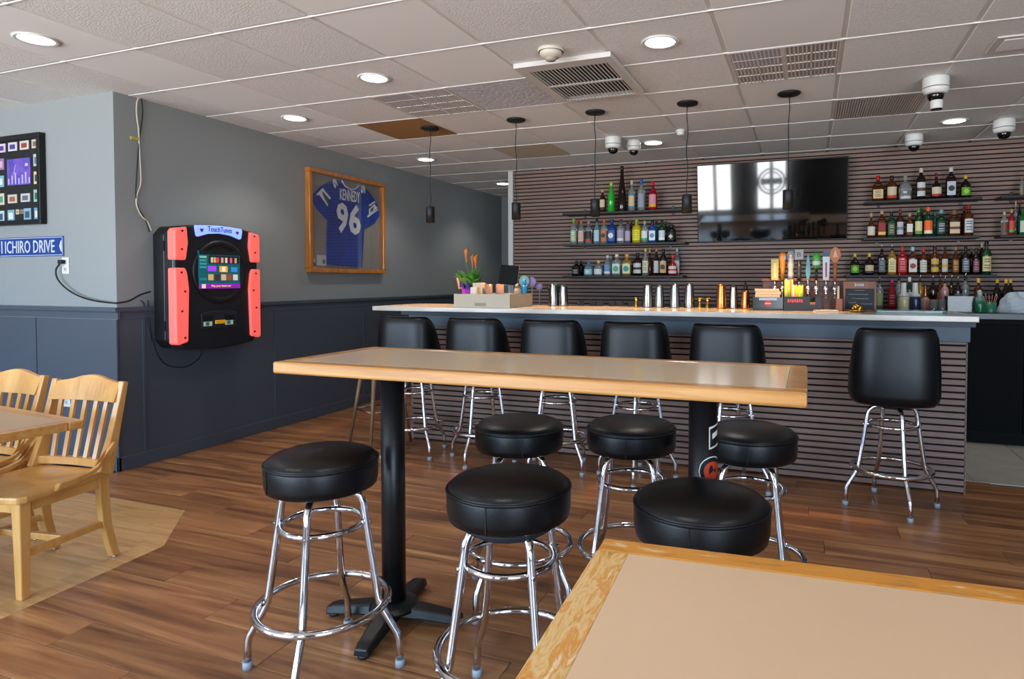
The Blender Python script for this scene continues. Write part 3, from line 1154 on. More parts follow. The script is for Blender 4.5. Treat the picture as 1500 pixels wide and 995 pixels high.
# ---- jukebox
jb = thing('jukebox', 'black wall jukebox with glowing red side panels and a touch screen', 'jukebox', (XL + .021, 3.60, .80), W90)
JB = mat('#141519', .42, bump=(200, .04), name='jukebox_black')
JB2 = mat('#1d1f25', .35, name='jukebox_front')
RL = mk_emit('red_glow', '#ff5a52', .62)
RL.node_tree.nodes['Principled BSDF'].inputs['Base Color'].default_value = lin('#d86a62')
BL = mk_emit('blue_white_glow', '#7f9dff', 1.1)


def jout(hw, z0, z1, bow, n=14, k=.05):
    """rounded outline with bowed top and bottom"""
    pts = []
    for i in range(n + 1):
        u = -1 + 2 * i / n
        pts.append((u * hw, z0 + bow * (u * u) + (k * max(0, abs(u) - .86) / .14)))
    for i in range(n + 1):
        u = 1 - 2 * i / n
        pts.append((u * hw, z1 - bow * (u * u) - (k * max(0, abs(u) - .86) / .14)))
    return pts


MB().prism(jout(.355, .0, .92, .03), -.115, 0, 'y').build('cabinet', JB, jb, bevel=.008)
dj = MB().prism(jout(.365, -.005, .925, .035), -.225, -.117, 'y').build('front_door', JB2, jb, bevel=.02, seg=3)
for z_ in (.15, .72):
    box(-.369, -.362, -.13, -.105, z_, z_ + .07).build('hinge', BLACKMETAL, dj)
# screen bezel
MB().lathe([(.235, .222), (.24, .228), (.232, .238), (.215, .24), (.20, .236), (.19, .23)], 48, cap=False).build('bezel_ring', JB, jb, (0.01, 0, .575), rot=(PI / 2, 0, 0))
MB().lathe([(.001, .228), (.2, .228)], 40, cap=False).build('bezel_disc', JB2, jb, (0.01, 0, .575), rot=(PI / 2, 0, 0))
SX0, SX1, SZ0, SZ1 = -.185, .17, .45, .73
scr = box(SX0, SX1, -.246, -.23, SZ0, SZ1).build('touch_screen', mk_emit('screen_teal', '#0e5560', .5), jb)


def spatch(u0, u1, v0, v1, col, e=.8, name='screen_tile', d=.2475):
    return box(SX0 + (SX1 - SX0) * u0, SX0 + (SX1 - SX0) * u1, -d, -.2455, SZ1 - (SZ1 - SZ0) * v1, SZ1 - (SZ1 - SZ0) * v0).build(name, mk_emit('screen_' + col.lstrip('#'), col, e), scr)


spatch(0, 1, 0, .1, '#0a1216', .3)
spatch(.22, .98, .12, .33, '#16262c', .4)
for u, c in ((.27, '#c9b48a'), (.34, '#b99f78'), (.41, '#cf3f3a'), (.52, '#caa07e'), (.62, '#d8c0a6'), (.74, '#d04a86'), (.86, '#b98a70')):
    spatch(u, u + .055, .17, .31, c, .6, d=.248)
for v in (.14, .23, .32, .41):
    spatch(.01, .17, v, v + .055, '#2f8a86' if v > .14 else '#6fb3a4', .6)
spatch(.01, .17, .72, .78, '#127a86', .5)
spatch(.2, .4, .4, .54, '#8a3fd0', .8)
spatch(.48, .68, .4, .56, '#e08a20', .9)
spatch(.54, .62, .42, .54, '#e8d8c0', .8, d=.249)
spatch(.77, .93, .42, .55, '#2a78b8', .8)
for u, c in ((.21, '#c9a060'), (.37, '#3a2c2c'), (.52, '#caa88a'), (.66, '#8a4a24'), (.82, '#c9c4bc')):
    spatch(u, u + .12, .62, .78, c, .55)
spatch(0, 1, .87, 1, '#7a1f9a', .7)
spatch(.05, .14, .88, .99, '#cfc4b0', .7, d=.249)
text('Play your heart out', mk_emit('screen_yellow', '#ffd23c', 1), scr, .17, .018, (-.0, -.2476, SZ0 + .018), ext=.0006)
# glowing side panels with small dark hearts
HEART = mat('#3a0d12', .5, name='dark_heart')
hp_ = [(0, -.009), (.009, .003), (.007, .009), (.003, .009), (0, .005), (-.003, .009), (-.007, .009), (-.009, .003)]
for s in (-1, 1):
    up = [(.285, .655), (.372, .655), (.372, .86), (.355, .88), (.275, .895), (.265, .78)]
    lo = [(.275, .07), (.35, .05), (.372, .062), (.372, .60), (.29, .60), (.275, .56), (.262, .45)]
    for pts, hz in ((up, ((.315, .86), (.32, .73))), (lo, ((.325, .565), (.30, .43), (.325, .29), (.305, .10)))):
        po = MB().prism([(s * a, b) for a, b in pts], -.245, -.165, 'y').build('light_panel', RL, jb, bevel=.012, seg=3)
        for hx, hz_ in hz:
            MB().prism([(s * hx + a, hz_ + b) for a, b in hp_], -.247, -.24, 'y').build('heart_mark', HEART, po)
ts = MB().prism([(-.2, .912), (-.1, .919), (0, .922), (.1, .919), (.2, .912), (.205, .89), (.195, .835), (.18, .83), (.1, .855), (0, .864), (-.1, .855), (-.18, .83), (-.195, .835), (-.205, .89)], -.24, -.16, 'y').build('top_sign', BL, jb, bevel=.006)
text('TouchTunes', mat('#141433', .5, name='navy_ink'), ts, .21, .04, (0, -.2412, .893))
for s in (-1, 1):
    MB().prism([(s * .155 + a * 1.6, .876 + b * 1.6) for a, b in hp_], -.242, -.235, 'y').build('heart_mark', mat('#5a1d6a', .5, name='purple_heart'), ts)
pp = MB().prism([(-.15, .15), (.14, .15), (.15, .17), (.15, .265), (.1, .28), (-.1, .28), (-.16, .265), (-.16, .17)], -.232, -.2, 'y').build('payment_panel', mat('#23262e', .4, name='panel_dark'), jb, bevel=.004)
for x in (-.11, .075):
    box(x - .045, x + .045, -.238, -.23, .215, .25).build('bill_slot', BLACKPLA, pp)
    g = box(x - .035, x + .035, -.236, -.23, .172, .205).build('note_sticker', mat('#cfd8d0', .5, name='note_white'), pp)
    box(x - .02, x + .01, -.237, -.2355, .176, .203).build('note_print', mat('#2f8a5c', .5, name='note_green'), g)
box(-.048, .042, -.24, -.23, .183, .212).build('card_button', mat('#d99a1c', .4, name='amber_button', emit=.15), pp, bevel=.004)

# ---- framed jersey (placed by its outline on the wall plane)
XJ = XL + .035
fY0, fY1, fZ0, fZ1 = 4.75, 5.895, 1.385, 2.372
jy = (fY0 + fY1) / 2
jf = thing('framed_jersey', 'blue football jersey with number 96 in an oak shadow-box frame', 'framed jersey', (XL, jy, fZ0), W90)
hw, hh = (fY1 - fY0) / 2, fZ1 - fZ0
FRM = wood('frame_oak', ['#9a5c20', '#b87430', '#c98a44'], (20, 20, 3), .3, coat=.4)
for a in (box(-hw, hw, -.06, -.001, 0, .042), box(-hw, hw, -.06, -.001, hh - .042, hh), box(-hw, -hw + .042, -.06, -.001, .042, hh - .042), box(hw - .042, hw, -.06, -.001, .042, hh - .042)):
    a.build('frame_rail', FRM, jf, bevel=.006)
box(-hw + .04, hw - .04, -.012, -.002, .04, hh - .04).build('backing_board', mat('#8a8580', .7, name='frame_backing'), jf)
# glazing: clear pane with weak reflection
gm = bpy.data.materials.new('frame_glazing')
gm.use_nodes = True
gnt = gm.node_tree
gnt.nodes.clear()
go = gnt.nodes.new('ShaderNodeOutputMaterial')
gx = gnt.nodes.new('ShaderNodeMixShader')
gt = gnt.nodes.new('ShaderNodeBsdfTransparent')
gg = gnt.nodes.new('ShaderNodeBsdfGlossy')
gg.inputs['Roughness'].default_value = .03
gx.inputs[0].default_value = .07
gnt.links.new(gt.outputs[0], gx.inputs[1])
gnt.links.new(gg.outputs[0], gx.inputs[2])
gnt.links.new(gx.outputs[0], go.inputs[0])
box(-hw + .041, hw - .041, -.05, -.047, .041, hh - .041).build('glass_pane', gm, jf)


def jp(cx_, cy_):
    p = px(420 + cx_ / 4.975, 220 + cy_ / 4.975, XJ)
    return (p.y - jy, p.z - fZ0)


JBLUE = mat('#0f3f9c', .7, bump=(90, .25), mottle=(7, '#0a2f7e', .2), name='jersey_blue')
JWH = mat('#cfd3d6', .7, name='jersey_white')
JGN = mat('#1e6a4a', .7, name='jersey_green')
out = [(405, 222), (320, 225), (255, 265), (190, 330), (195, 368), (240, 440), (305, 512), (300, 610), (298, 830), (420, 845), (552, 857), (562, 700), (568, 572), (640, 535), (680, 480), (660, 385), (590, 285), (518, 262), (495, 282), (470, 287), (430, 265)]
jo = MB().prism([jp(*p) for p in out], -.034, -.013, 'y').build('jersey', JBLUE, jf, bevel=.006)
col_ = [jp(*p) for p in [(400, 222), (425, 262), (468, 288), (500, 283), (522, 260)]]
MB().tube([(a, -.035, b) for a, b in col_], .008, 6).build('collar', JWH, jo)


def jtext(s, x0, y0, x1, y1, name='lettering', m=None, off=0, rot=0):
    a, b = jp(x0, y1), jp(x1, y0)
    return text(s, m or JWH, jo, b[0] - a[0], abs(b[1] - a[1]) * .96, ((a[0] + b[0]) / 2, -.0355, (a[1] + b[1]) / 2), rot=(PI / 2, rot, 0), name=name, off=off)


jtext('KENNEDY', 388, 305, 532, 362, off=.012)
jtext('9', 365, 385, 446, 606, 'number', off=.03)
jtext('6', 455, 398, 538, 618, 'number', off=.03)
jtext('6', 330, 222, 378, 262, 'number', off=.02, rot=1.3)
jtext('9', 538, 268, 580, 312, 'number', off=.02, rot=-1.2)
for pts, mm in (([(215, 325), (262, 275), (322, 350), (314, 360), (262, 300), (228, 330)], JWH), ([(235, 322), (258, 305), (272, 345), (300, 372), (300, 412), (270, 370)], JWH),
                ([(268, 338), (285, 330), (303, 368), (296, 392)], JGN), ([(598, 400), (640, 370), (648, 380), (604, 410)], JWH), ([(600, 430), (640, 392), (662, 425), (600, 470)], JWH),
                ([(610, 432), (632, 412), (630, 440), (608, 455)], JGN), ([(588, 478), (664, 430), (664, 438), (590, 492)], JWH)):
    MB().prism([jp(*p) for p in pts], -.0362 if mm is JGN else -.0355, -.0335, 'y').build('sleeve_logo', mm, jo)
for (x0_, y0_, x1_, y1_) in ((188, 790, 218, 858), (233, 767, 300, 842)):
    a, b = jp(x0_, y1_), jp(x1_, y0_)
    q = box(a[0], b[0], -.018, -.0125, max(a[1], .045), b[1]).build('certificate', mat('#b9bbb8', .6, name='certificate_white'), jf)
    box(a[0] * .35 + b[0] * .65 - .008, a[0] * .35 + b[0] * .65 + .022, -.019, -.0178, (a[1] + b[1]) / 2 - .03, (a[1] + b[1]) / 2 + .01).build('seal', mat('#6a6a62', .6, name='seal_grey'), q)

# ---- card frame on the return wall
cf = thing('card_frame', 'black frame of small sports cards round a violet team photo', 'picture frame', (-5.95, YP, 1.715))
hw, hh = .82, .652
for a in (box(-hw, hw, -.045, -.001, 0, .035), box(-hw, hw, -.045, -.001, hh - .035, hh), box(-hw, -hw + .035, -.045, -.001, .035, hh - .035), box(hw - .035, hw, -.045, -.001, .035, hh - .035)):
    a.build('frame_rail', mat('#0c0c0e', .35, name='frame_black'), cf, bevel=.004)
box(-hw + .03, hw - .03, -.02, -.002, .03, hh - .03).build('mat_board', mat('#0e0f12', .7, name='mat_board_black'), cf)


def cp(x_, y_):
    p = py(x_ / 4.146, 180 + y_ / 4.146, YP - .022)
    return p.x + 5.95, p.z - 1.715


def card(x0, y0, x1, y1, c, c2):
    a, b = cp(x0, y1), cp(x1, y0)
    o = box(a[0], b[0], -.024, -.0195, a[1], b[1]).build('card', mat(c, .5, name='card_' + c[1:]), cf)
    w_, h_ = b[0] - a[0], b[1] - a[1]
    box(a[0] + w_ * .18, b[0] - w_ * .2, -.0248, -.0235, a[1] + h_ * .2, b[1] - h_ * .25).build('card_picture', mat(c2, .5, name='card_' + c2[1:]), o)
    return o


cards = [(194, 97, 238, 155, '#b9b3a2', '#7a5a4a'), (122, 106, 174, 165, '#c6bfb6', '#8c3a34'), (52, 116, 103, 174, '#c9c5cc', '#4a3a86'), (-15, 126, 33, 183, '#c4bccb', '#5a3a80'),
         (205, 187, 238, 264, '#a9b3b5', '#4a6a86'), (208, 294, 240, 372, '#cdbf93', '#3a3c40'), (207, 404, 242, 480, '#8fb5a8', '#2f5a5a'), (210, 514, 242, 590, '#5f8fb5', '#c4c8cc'),
         (128, 427, 182, 482, '#b4b8ba', '#5a5f66'), (50, 434, 103, 490, '#c0b7a2', '#8a5a4a'), (-12, 428, 26, 500, '#c4b8a0', '#4a8a7a'), (147, 518, 188, 592, '#7fa3b5', '#3a4a5a'),
         (49, 528, 88, 600, '#6f9fb0', '#cfd0d0'), (-12, 534, 26, 606, '#a9c0c4', '#3a4a6a'), (-12, 216, 24, 288, '#8c6a9c', '#c4a0b0'), (-12, 320, 24, 392, '#6fa0b0', '#c8d0d0'),
         (98, 526, 116, 556, '#cbbf9c', '#8a8060'), (124, 526, 142, 552, '#8a8578', '#5a5650')]
for c in cards:
    card(*c)
# mirrored rows on the far half of the frame, out past the picture edge
for i in range(5):
    for zz, c, c2 in ((.555, '#c9c5cc', '#4a3a86'), (.09, '#6f9fb0', '#cfd0d0')):
        o = box(-.75 + i * .13, -.68 + i * .13, -.024, -.0195, zz - .04, zz + .04).build('card', mat(c, .5), cf)
        box(-.735 + i * .13, -.695 + i * .13, -.0248, -.0235, zz - .02, zz + .025).build('card_picture', mat(c2, .5), o)
a, b = cp(48, 383), cp(184, 210)
tp = box(a[0], b[0], -.025, -.0195, a[1], b[1]).build('team_photo', mat('#3d3a9c', .4, mottle=(14, '#7a5ab8', .2), name='violet_photo'), cf)
for i in range(7):
    x = a[0] + .012 + (b[0] - a[0] - .03) * i / 6
    box(x, x + .014, -.0262, -.0248, a[1] + .008, a[1] + .05 + .02 * (i % 3)).build('photo_figure', mat('#b7aed2', .5, name='photo_white'), tp)
MB().tube([(a[0] + .08, -.0255, a[1] + .08), (a[0] + .1, -.0255, a[1] + .15)], .003, 6).build('photo_figure', mat('#b7aed2', .5, name='photo_white'), tp)
MB().prism([(b[0] - .06, b[1] - .06), (b[0] - .02, b[1] - .058), (b[0] - .026, b[1] - .04), (b[0] - .05, b[1] - .036)], -.0262, -.0248, 'y').build('photo_figure', mat('#b7aed2', .5, name='photo_white'), tp)

# ---- street sign
sg = thing('street_sign', 'blue metal street sign with white letters on the return wall', 'sign', (-5.55, YP, 1.485))
SB = mat('#123a86', .4, name='sign_blue')
SW = mat('#c3c9cf', .45, name='sign_white')
box(-.6, .6, -.006, -.001, 0, .142).build('plate', SB, sg, bevel=.003)
for a in (box(-.59, .59, -.0075, -.005, .006, .010), box(-.59, .59, -.0075, -.005, .132, .136), box(.586, .59, -.0075, -.005, .006, .136), box(-.59, -.586, -.0075, -.005, .006, .136)):
    a.build('border_line', SW, sg)
a = py(8, 371, YP - .006)
b = py(80, 352, YP - .006)
text('ICHIRO DRIVE', SW, sg, b.x - a.x, .092, ((a.x + b.x) / 2 + 5.55, -.0072, .071), off=.008)
box(a.x - .045 + 5.55, a.x - .033 + 5.55, -.0078, -.005, .027, .118).build('lettering', SW, sg)
MB().prism([(.575, .03), (.582, .03), (.582, .11), (.575, .11), (.555, .07)], -.0078, -.005, 'y').build('sign_mark', SW, sg)

# ---- outlets, plug, cables
def outlet(loc, label):
    t = thing('wall_outlet', label, 'outlet', loc)
    box(-.036, .036, -.007, -.0005, -.058, .058).build('cover_plate', WHITEPLA, t, bevel=.002)
    for z_ in (-.026, .026):
        r_ = box(-.017, .017, -.0095, -.006, z_ - .016, z_ + .016).build('socket', mat('#c4c4c0', .4, name='socket_white'), t, bevel=.003)
        for x_ in (-.007, .005):
            box(x_, x_ + .003, -.0102, -.0092, z_ - .006, z_ + .008).build('slot', BLACKPLA, r_)
    return t


outlet((-4.935, YP, 1.415), 'white wall outlet with a black plug, beside the street sign')
outlet((-4.932, YP - .012, .47), 'white wall outlet low on the wainscot behind the maple chair')
pc = thing('power_cord', 'black power cord from the upper outlet to the jukebox', 'cord', (0, 0, 0))
box(-4.965, -4.925, YP - .04, YP - .0105, 1.428, 1.456).build('plug', BLACKPLA, pc, bevel=.004)
cpts = [(-4.965, YP - .03, 1.44)] + [tuple(py(x, y, YP - .035)) for x, y in ((88, 386), (82, 395), (84, 408), (96, 422), (116, 434), (140, 441), (165, 444))] + [(-4.37, YP - .03, 1.158), (-4.385, YP + .06, 1.17), (-4.385, 3.14, 1.21), (-4.387, 3.215, 1.23)]


def smoothp(p, k=4):
    p = [Vector(v) for v in p]
    o = []
    for i in range(len(p) - 1):
        a, b, c, d = p[max(i - 1, 0)], p[i], p[i + 1], p[min(i + 2, len(p) - 1)]
        for j in range(k):
            t = j / k
            o.append(.5 * ((2 * b) + (c - a) * t + (2 * a - 5 * b + 4 * c - d) * t * t + (3 * b - a - 3 * c + d) * t ** 3))
    return o + [p[-1]]


MB().tube(smoothp(cpts), .0055, 8).build('cable', BLACKPLA, pc)


def wcable(name, label, pts, r, m, group=None):
    p = [tuple(px(x, y, XL + .012)) for x, y in pts]
    t = thing(name, label, 'cable', p[-1])
    q = [Vector(v) - Vector(p[-1]) for v in p]
    MB().tube(smoothp(q), r, 8).build('cable_run', m, t)
    return t


wc = wcable('wall_cable', 'cream cable hanging down the wall from the ceiling to the jukebox', [(206, 141), (201, 148), (200, 166), (203, 190), (204, 215), (206, 250), (206, 270), (201, 285), (200, 300), (207, 316), (216, 325), (222, 339)], .005, mat('#cdc4ae', .5, name='cream_cable'))
wcable('wall_cable', 'thin black cable beside the cream cable above the jukebox', [(207, 141), (209, 165), (206, 190), (203, 215), (200, 260), (199, 285), (203, 305), (212, 320), (219, 340)], .0035, BLACKPLA)
wcable('wall_cable', 'black cable looping below the jukebox', [(217, 440), (219, 470), (224, 500), (236, 528), (255, 538), (276, 536), (292, 524), (297, 508)], .0035, BLACKPLA)
wcable('wall_cable', 'blue-grey cable bundle at the back edge of the jukebox', [(206, 440), (211, 446), (213, 462), (216, 476), (219, 490), (221, 500)], .005, mat('#2d3a52', .5, name='blue_cable'))
q = px(198, 203, XL + .012)
tag(box(-.03, .03, -.014, .0, -.011, .011).build('cable_tag', mat('#b5a64a', .6, name='yellow_tape'), None, (XL + .002, q.y, q.z), W90, bevel=.001), 'yellow tape tag holding the cables to the wall', 'tape')
#@@PART4
# ================================================================== BOTTLES
PROF = {  # (radius fraction, height fraction); last two rows are where the cap sits
    'std': [(.9, 0), (1, .015), (1, .61), (.96, .66), (.72, .72), (.44, .76), (.36, .79), (.35, .88)],
    'slim': [(.92, 0), (1, .012), (1, .50), (.9, .60), (.6, .70), (.4, .77), (.34, .82), (.33, .9)],
    'cone': [(.95, 0), (1, .01), (.93, .2), (.72, .45), (.5, .65), (.36, .8), (.3, .93)],
    'squat': [(.85, 0), (1, .03), (1, .46), (.93, .58), (.66, .69), (.36, .75), (.28, .79), (.27, .86)],
    'bulb': [(.8, 0), (1, .08), (1, .3), (.88, .45), (.55, .58), (.3, .66), (.26, .72), (.26, .86)],
    'jar': [(.9, 0), (1, .02), (1, .66), (.95, .72), (.6, .78), (.5, .8), (.5, .86)],
}
LIQ = {'amber': ('#5a2708', .08, .35), 'dark': ('#1c0d08', .08, .1), 'clear': ('#cfd9d8', .04, .75), 'green': ('#1f7a2a', .06, .4), 'dkgreen': ('#123a1e', .07, .25),
       'blue': ('#1d4fa8', .06, .4), 'paleblue': ('#8fbccb', .05, .6), 'black': ('#0b0b0c', .12, 0), 'red': ('#9c1420', .1, .2), 'yellow': ('#c9b81c', .08, .35), 'lime': ('#39c23a', .06, .35),
       'pink': ('#cf9a94', .08, .4), 'gold': ('#b8923c', .06, .5), 'purple': ('#7f6f9c', .06, .5), 'teal': ('#1f7f8a', .06, .4), 'brown': ('#3a2010', .08, .25), 'maroon': ('#4a101c', .08, .2),
       'jade': ('#3f8a66', .1, .3), 'navy': ('#1c2440', .1, .2)}


def arc_label(r, z0, z1, half, expo, n=10, eps=.0012, sq=(1, 1), ctr=-PI / 2):
    vs, fs = [], []
    for i in range(n + 1):
        a = ctr - half + 2 * half * i / n
        ca, sa = math.cos(a), math.sin(a)
        k = 1 if expo == 2 else (abs(ca) ** expo + abs(sa) ** expo) ** (-1 / expo)
        rr = r * k + eps
        vs += [(rr * ca * sq[0], rr * sa * sq[1], z0), (rr * ca * sq[0], rr * sa * sq[1], z1)]
        if i:
            fs.append((2 * i - 2, 2 * i, 2 * i + 1, 2 * i - 1))
    return MB().add(vs, fs, True)


def bottle(x, y, z, r, h, kind, liq, cap, lab, label, group, square=0, emblem=None, spout=False, name='bottle', labz=(.1, .54), cap_h=None):
    t = thing(name, label, 'bottle', (x, y, z), 0, group)
    ex = 5 if square else 2
    pr = [(a * r, b * h) for a, b in PROF[kind]]
    c, ro, tr = LIQ[liq]
    body = MB()
    if square:
        k = [i for i, (a, b) in enumerate(PROF[kind]) if a >= .9]
        n1 = max(k) + 1
        body.lathe(pr[:n1], 20, expo=5, sq=(1, .8))
        body.lathe([pr[n1 - 1]] + pr[n1:], 20, sq=(1, .8) if False else (1, 1))
    else:
        body.lathe(pr, 20)
    bo = body.build('glass_body', mat(c, ro, trans=tr, spec=.6, name='glass_' + liq), t)
    zt, rt = pr[-1][1], pr[-1][0]
    if spout:
        MB().lathe([(rt * 1.05, zt - .004), (rt * 1.05, zt + .012), (rt * .5, zt + .016)], 12).build('pourer_collar', BLACKPLA, t)
        MB().tube([(0, 0, zt + .014), (0, 0, zt + .045), (.006, -.004, zt + .062)], .0035, 6).build('pour_spout', mat('#c9c9c4', .25, 1, name='spout_metal'), t)
    else:
        MB().lathe([(rt * 1.18, zt - h * .03), (rt * 1.2, zt), (rt * 1.2, h * .985), (rt * 1.0, h)], 16).build('cap', mat(cap, .35, name='cap_' + cap[1:]), t)
    if lab:
        half = .95 if not square else .72
        lo = arc_label(r, labz[0] * h, labz[1] * h, half, ex, sq=(1, .8) if square else (1, 1)).build('paper_label', mat(lab, .55, name='label_' + lab[1:]), t)
        if emblem:
            ec, ek = emblem
            em = mat(ec, .5, name='print_' + ec[1:])
            m_, d_ = (labz[0] + labz[1]) / 2 * h, (labz[1] - labz[0]) * h
            sqq = (1, .8) if square else (1, 1)
            if ek == 'band':
                arc_label(r, m_ - d_ * .13, m_ + d_ * .1, half, ex, eps=.002, sq=sqq).build('label_print', em, lo)
            elif ek == 'foot':
                arc_label(r, labz[0] * h, labz[0] * h + d_ * .25, half, ex, eps=.002, sq=sqq).build('label_print', em, lo)
            elif ek == 'ends':
                arc_label(r, labz[0] * h, labz[0] * h + d_ * .12, half, ex, eps=.002, sq=sqq).build('label_print', em, lo)
                arc_label(r, labz[1] * h - d_ * .12, labz[1] * h, half, ex, eps=.002, sq=sqq).build('label_print', em, lo)
            elif ek == 'lines':
                for q_ in (.2, .38, .62, .78):
                    arc_label(r, labz[0] * h + d_ * q_, labz[0] * h + d_ * (q_ + .06), half * .6, ex, eps=.002, sq=sqq).build('label_print', em, lo)
            elif ek in ('disc', 'diamond'):
                R = min(d_ * .3, r * .62)
                yy = -r * (.8 if square else 1) - (.0022 if square else .0032)
                n_ = 4 if ek == 'diamond' else 16
                MB().prism([(R * math.cos(2 * PI * i / n_), m_ + R * math.sin(2 * PI * i / n_)) for i in range(n_)], yy - .0008, yy + .0012, 'y').build('label_print', em, lo)
    return t


def rack(ox, oy, s, Yb, zsh, rows, where, group):
    """rows: (cx, top, width, kind, glass, cap, label colour, emblem, description[, depth row, square, spout])"""
    for rw in rows:
        cx_, top, wd, kind, liq, cap, lab, em, desc = rw[:9]
        opt = rw[9] if len(rw) > 9 else {}
        Y = Yb + opt.get('back', 0)
        p = py(ox + cx_ / s, oy + top / s, Y)
        e0 = py(ox + (cx_ - wd / 2) / s, oy + top / s, Y)
        e1 = py(ox + (cx_ + wd / 2) / s, oy + top / s, Y)
        r = min((e1.x - e0.x) / 2 * 1.0, .042 if opt.get('back') else .052)
        for r2 in rows:                      # neighbours in the same row never touch
            if r2 is not rw and (r2[9] if len(r2) > 9 else {}).get('back', 0) == opt.get('back', 0):
                gap = abs(py(ox + r2[0] / s, oy + top / s, Y).x - p.x)
                r = min(r, gap * rw[2] / (rw[2] + r2[2]) - .001)
        h = p.z - zsh
        bottle(p.x, Y, zsh, r, h, kind, liq, cap, lab, desc + ' ' + where, group, opt.get('sq', 0), em, opt.get('spout', False), labz=opt.get('lz', (.1, .54) if kind in ('std', 'slim', 'jar') else (.1, .45)))


WHITE, CRM = '#cfd2cf', '#cdbf9c'
SL = (820, 230, 5.236)
YS = 6.68
BK = .10
rack(*SL, YS, SHZ[0], [
    (328, 250, 50, 'slim', 'brown', '#c99a4a', '#cdbf9c', ('#2a2220', 'foot'), 'small dark brandy bottle with gold foil neck'),
    (395, 195, 54, 'slim', 'lime', '#b5c832', None, None, 'bright green liqueur bottle with yellow-green cap'),
    (478, 70, 80, 'cone', 'dark', '#1a1412', None, None, 'very tall tapering dark brown bottle'),
    (553, 180, 52, 'std', 'clear', '#b9b4a8', '#cdb98c', ('#2f86ae', 'ends'), 'clear bottle with tan and blue label'),
    (627, 172, 58, 'std', 'clear', '#2f5fae', '#8d96a8', None, 'clear vodka bottle with blue cap and silver label'),
    (715, 190, 64, 'slim', 'red', '#c01f28', '#d88a9a', ('#d9a020', 'foot'), 'red bottle with red cap and pink label')],
    'on the top shelf over the shakers', 'bottles on the top shelf over the shakers')
rack(*SL, YS, SHZ[1], [
    (108, 475, 50, 'std', 'clear', '#6aa832', '#9cb894', ('#d4dcc8', 'lines'), 'pale bottle with green cap and leafy label'),
    (134, 485, 44, 'std', 'clear', '#b8693a', None, None, 'clear bottle with copper cap, behind the green-capped one,', {'back': BK}),
    (165, 485, 48, 'std', 'clear', '#b8693a', '#cdb2a0', ('#b88a74', 'lines'), 'speckled rose bottle with copper cap'),
    (222, 490, 56, 'std', 'clear', '#8a7a6a', '#2a2524', ('#b03a2a', 'foot'), 'clear bottle with black and red label'),
    (285, 475, 48, 'slim', 'paleblue', '#1c2024', '#a8c6d0', None, 'pale blue bottle with dark cap'),
    (340, 475, 54, 'std', 'clear', '#c0623a', '#b8764a', ('#2a1a14', 'disc'), 'bottle with orange-copper label and dark seal'),
    (400, 480, 64, 'std', 'blue', '#2c3e6c', '#3f5f9c', ('#d0d4d8', 'disc'), 'deep blue gin bottle'),
    (468, 480, 60, 'std', 'clear', '#3a3a40', '#9a94a8', ('#d0d0cc', 'foot'), 'clear bottle with lavender-grey label'),
    (522, 490, 46, 'slim', 'purple', '#241c22', '#a49aae', None, 'slim lavender-tinted bottle with dark cap'),
    (548, 500, 40, 'std', 'maroon', '#3a1418', None, None, 'maroon bottle half hidden beside the yellow one', {'back': BK}),
    (590, 475, 72, 'std', 'yellow', '#8aa02a', '#d8cc30', ('#8a9a20', 'lines'), 'bright yellow bottle with green cap'),
    (652, 490, 58, 'std', 'clear', '#8a9a5a', '#c9d0cc', ('#3f9a80', 'foot'), 'clear bottle with white and sea-green label'),
    (712, 490, 56, 'std', 'blue', '#20242c', '#ced6d8', ('#4f7fae', 'disc'), 'blue bottle with tall white label', {'sq': 1}),
    (740, 495, 46, 'std', 'teal', '#14181c', None, None, 'teal bottle behind the white-labelled blue one', {'back': BK}),
    (785, 488, 54, 'std', 'dkgreen', '#1d2a1d', '#b9c6cc', ('#d8dcda', 'foot'), 'dark green gin bottle with pale label'),
    (812, 495, 46, 'std', 'dkgreen', '#1d3a1d', None, None, 'dark green bottle standing second row', {'back': BK}),
    (858, 520, 68, 'jar', 'black', '#15161a', '#15161a', ('#b5ac94', 'diamond'), 'black apothecary bottle with beige diamond label')],
    'on the middle shelf over the shakers', 'bottles on the middle shelf over the shakers')
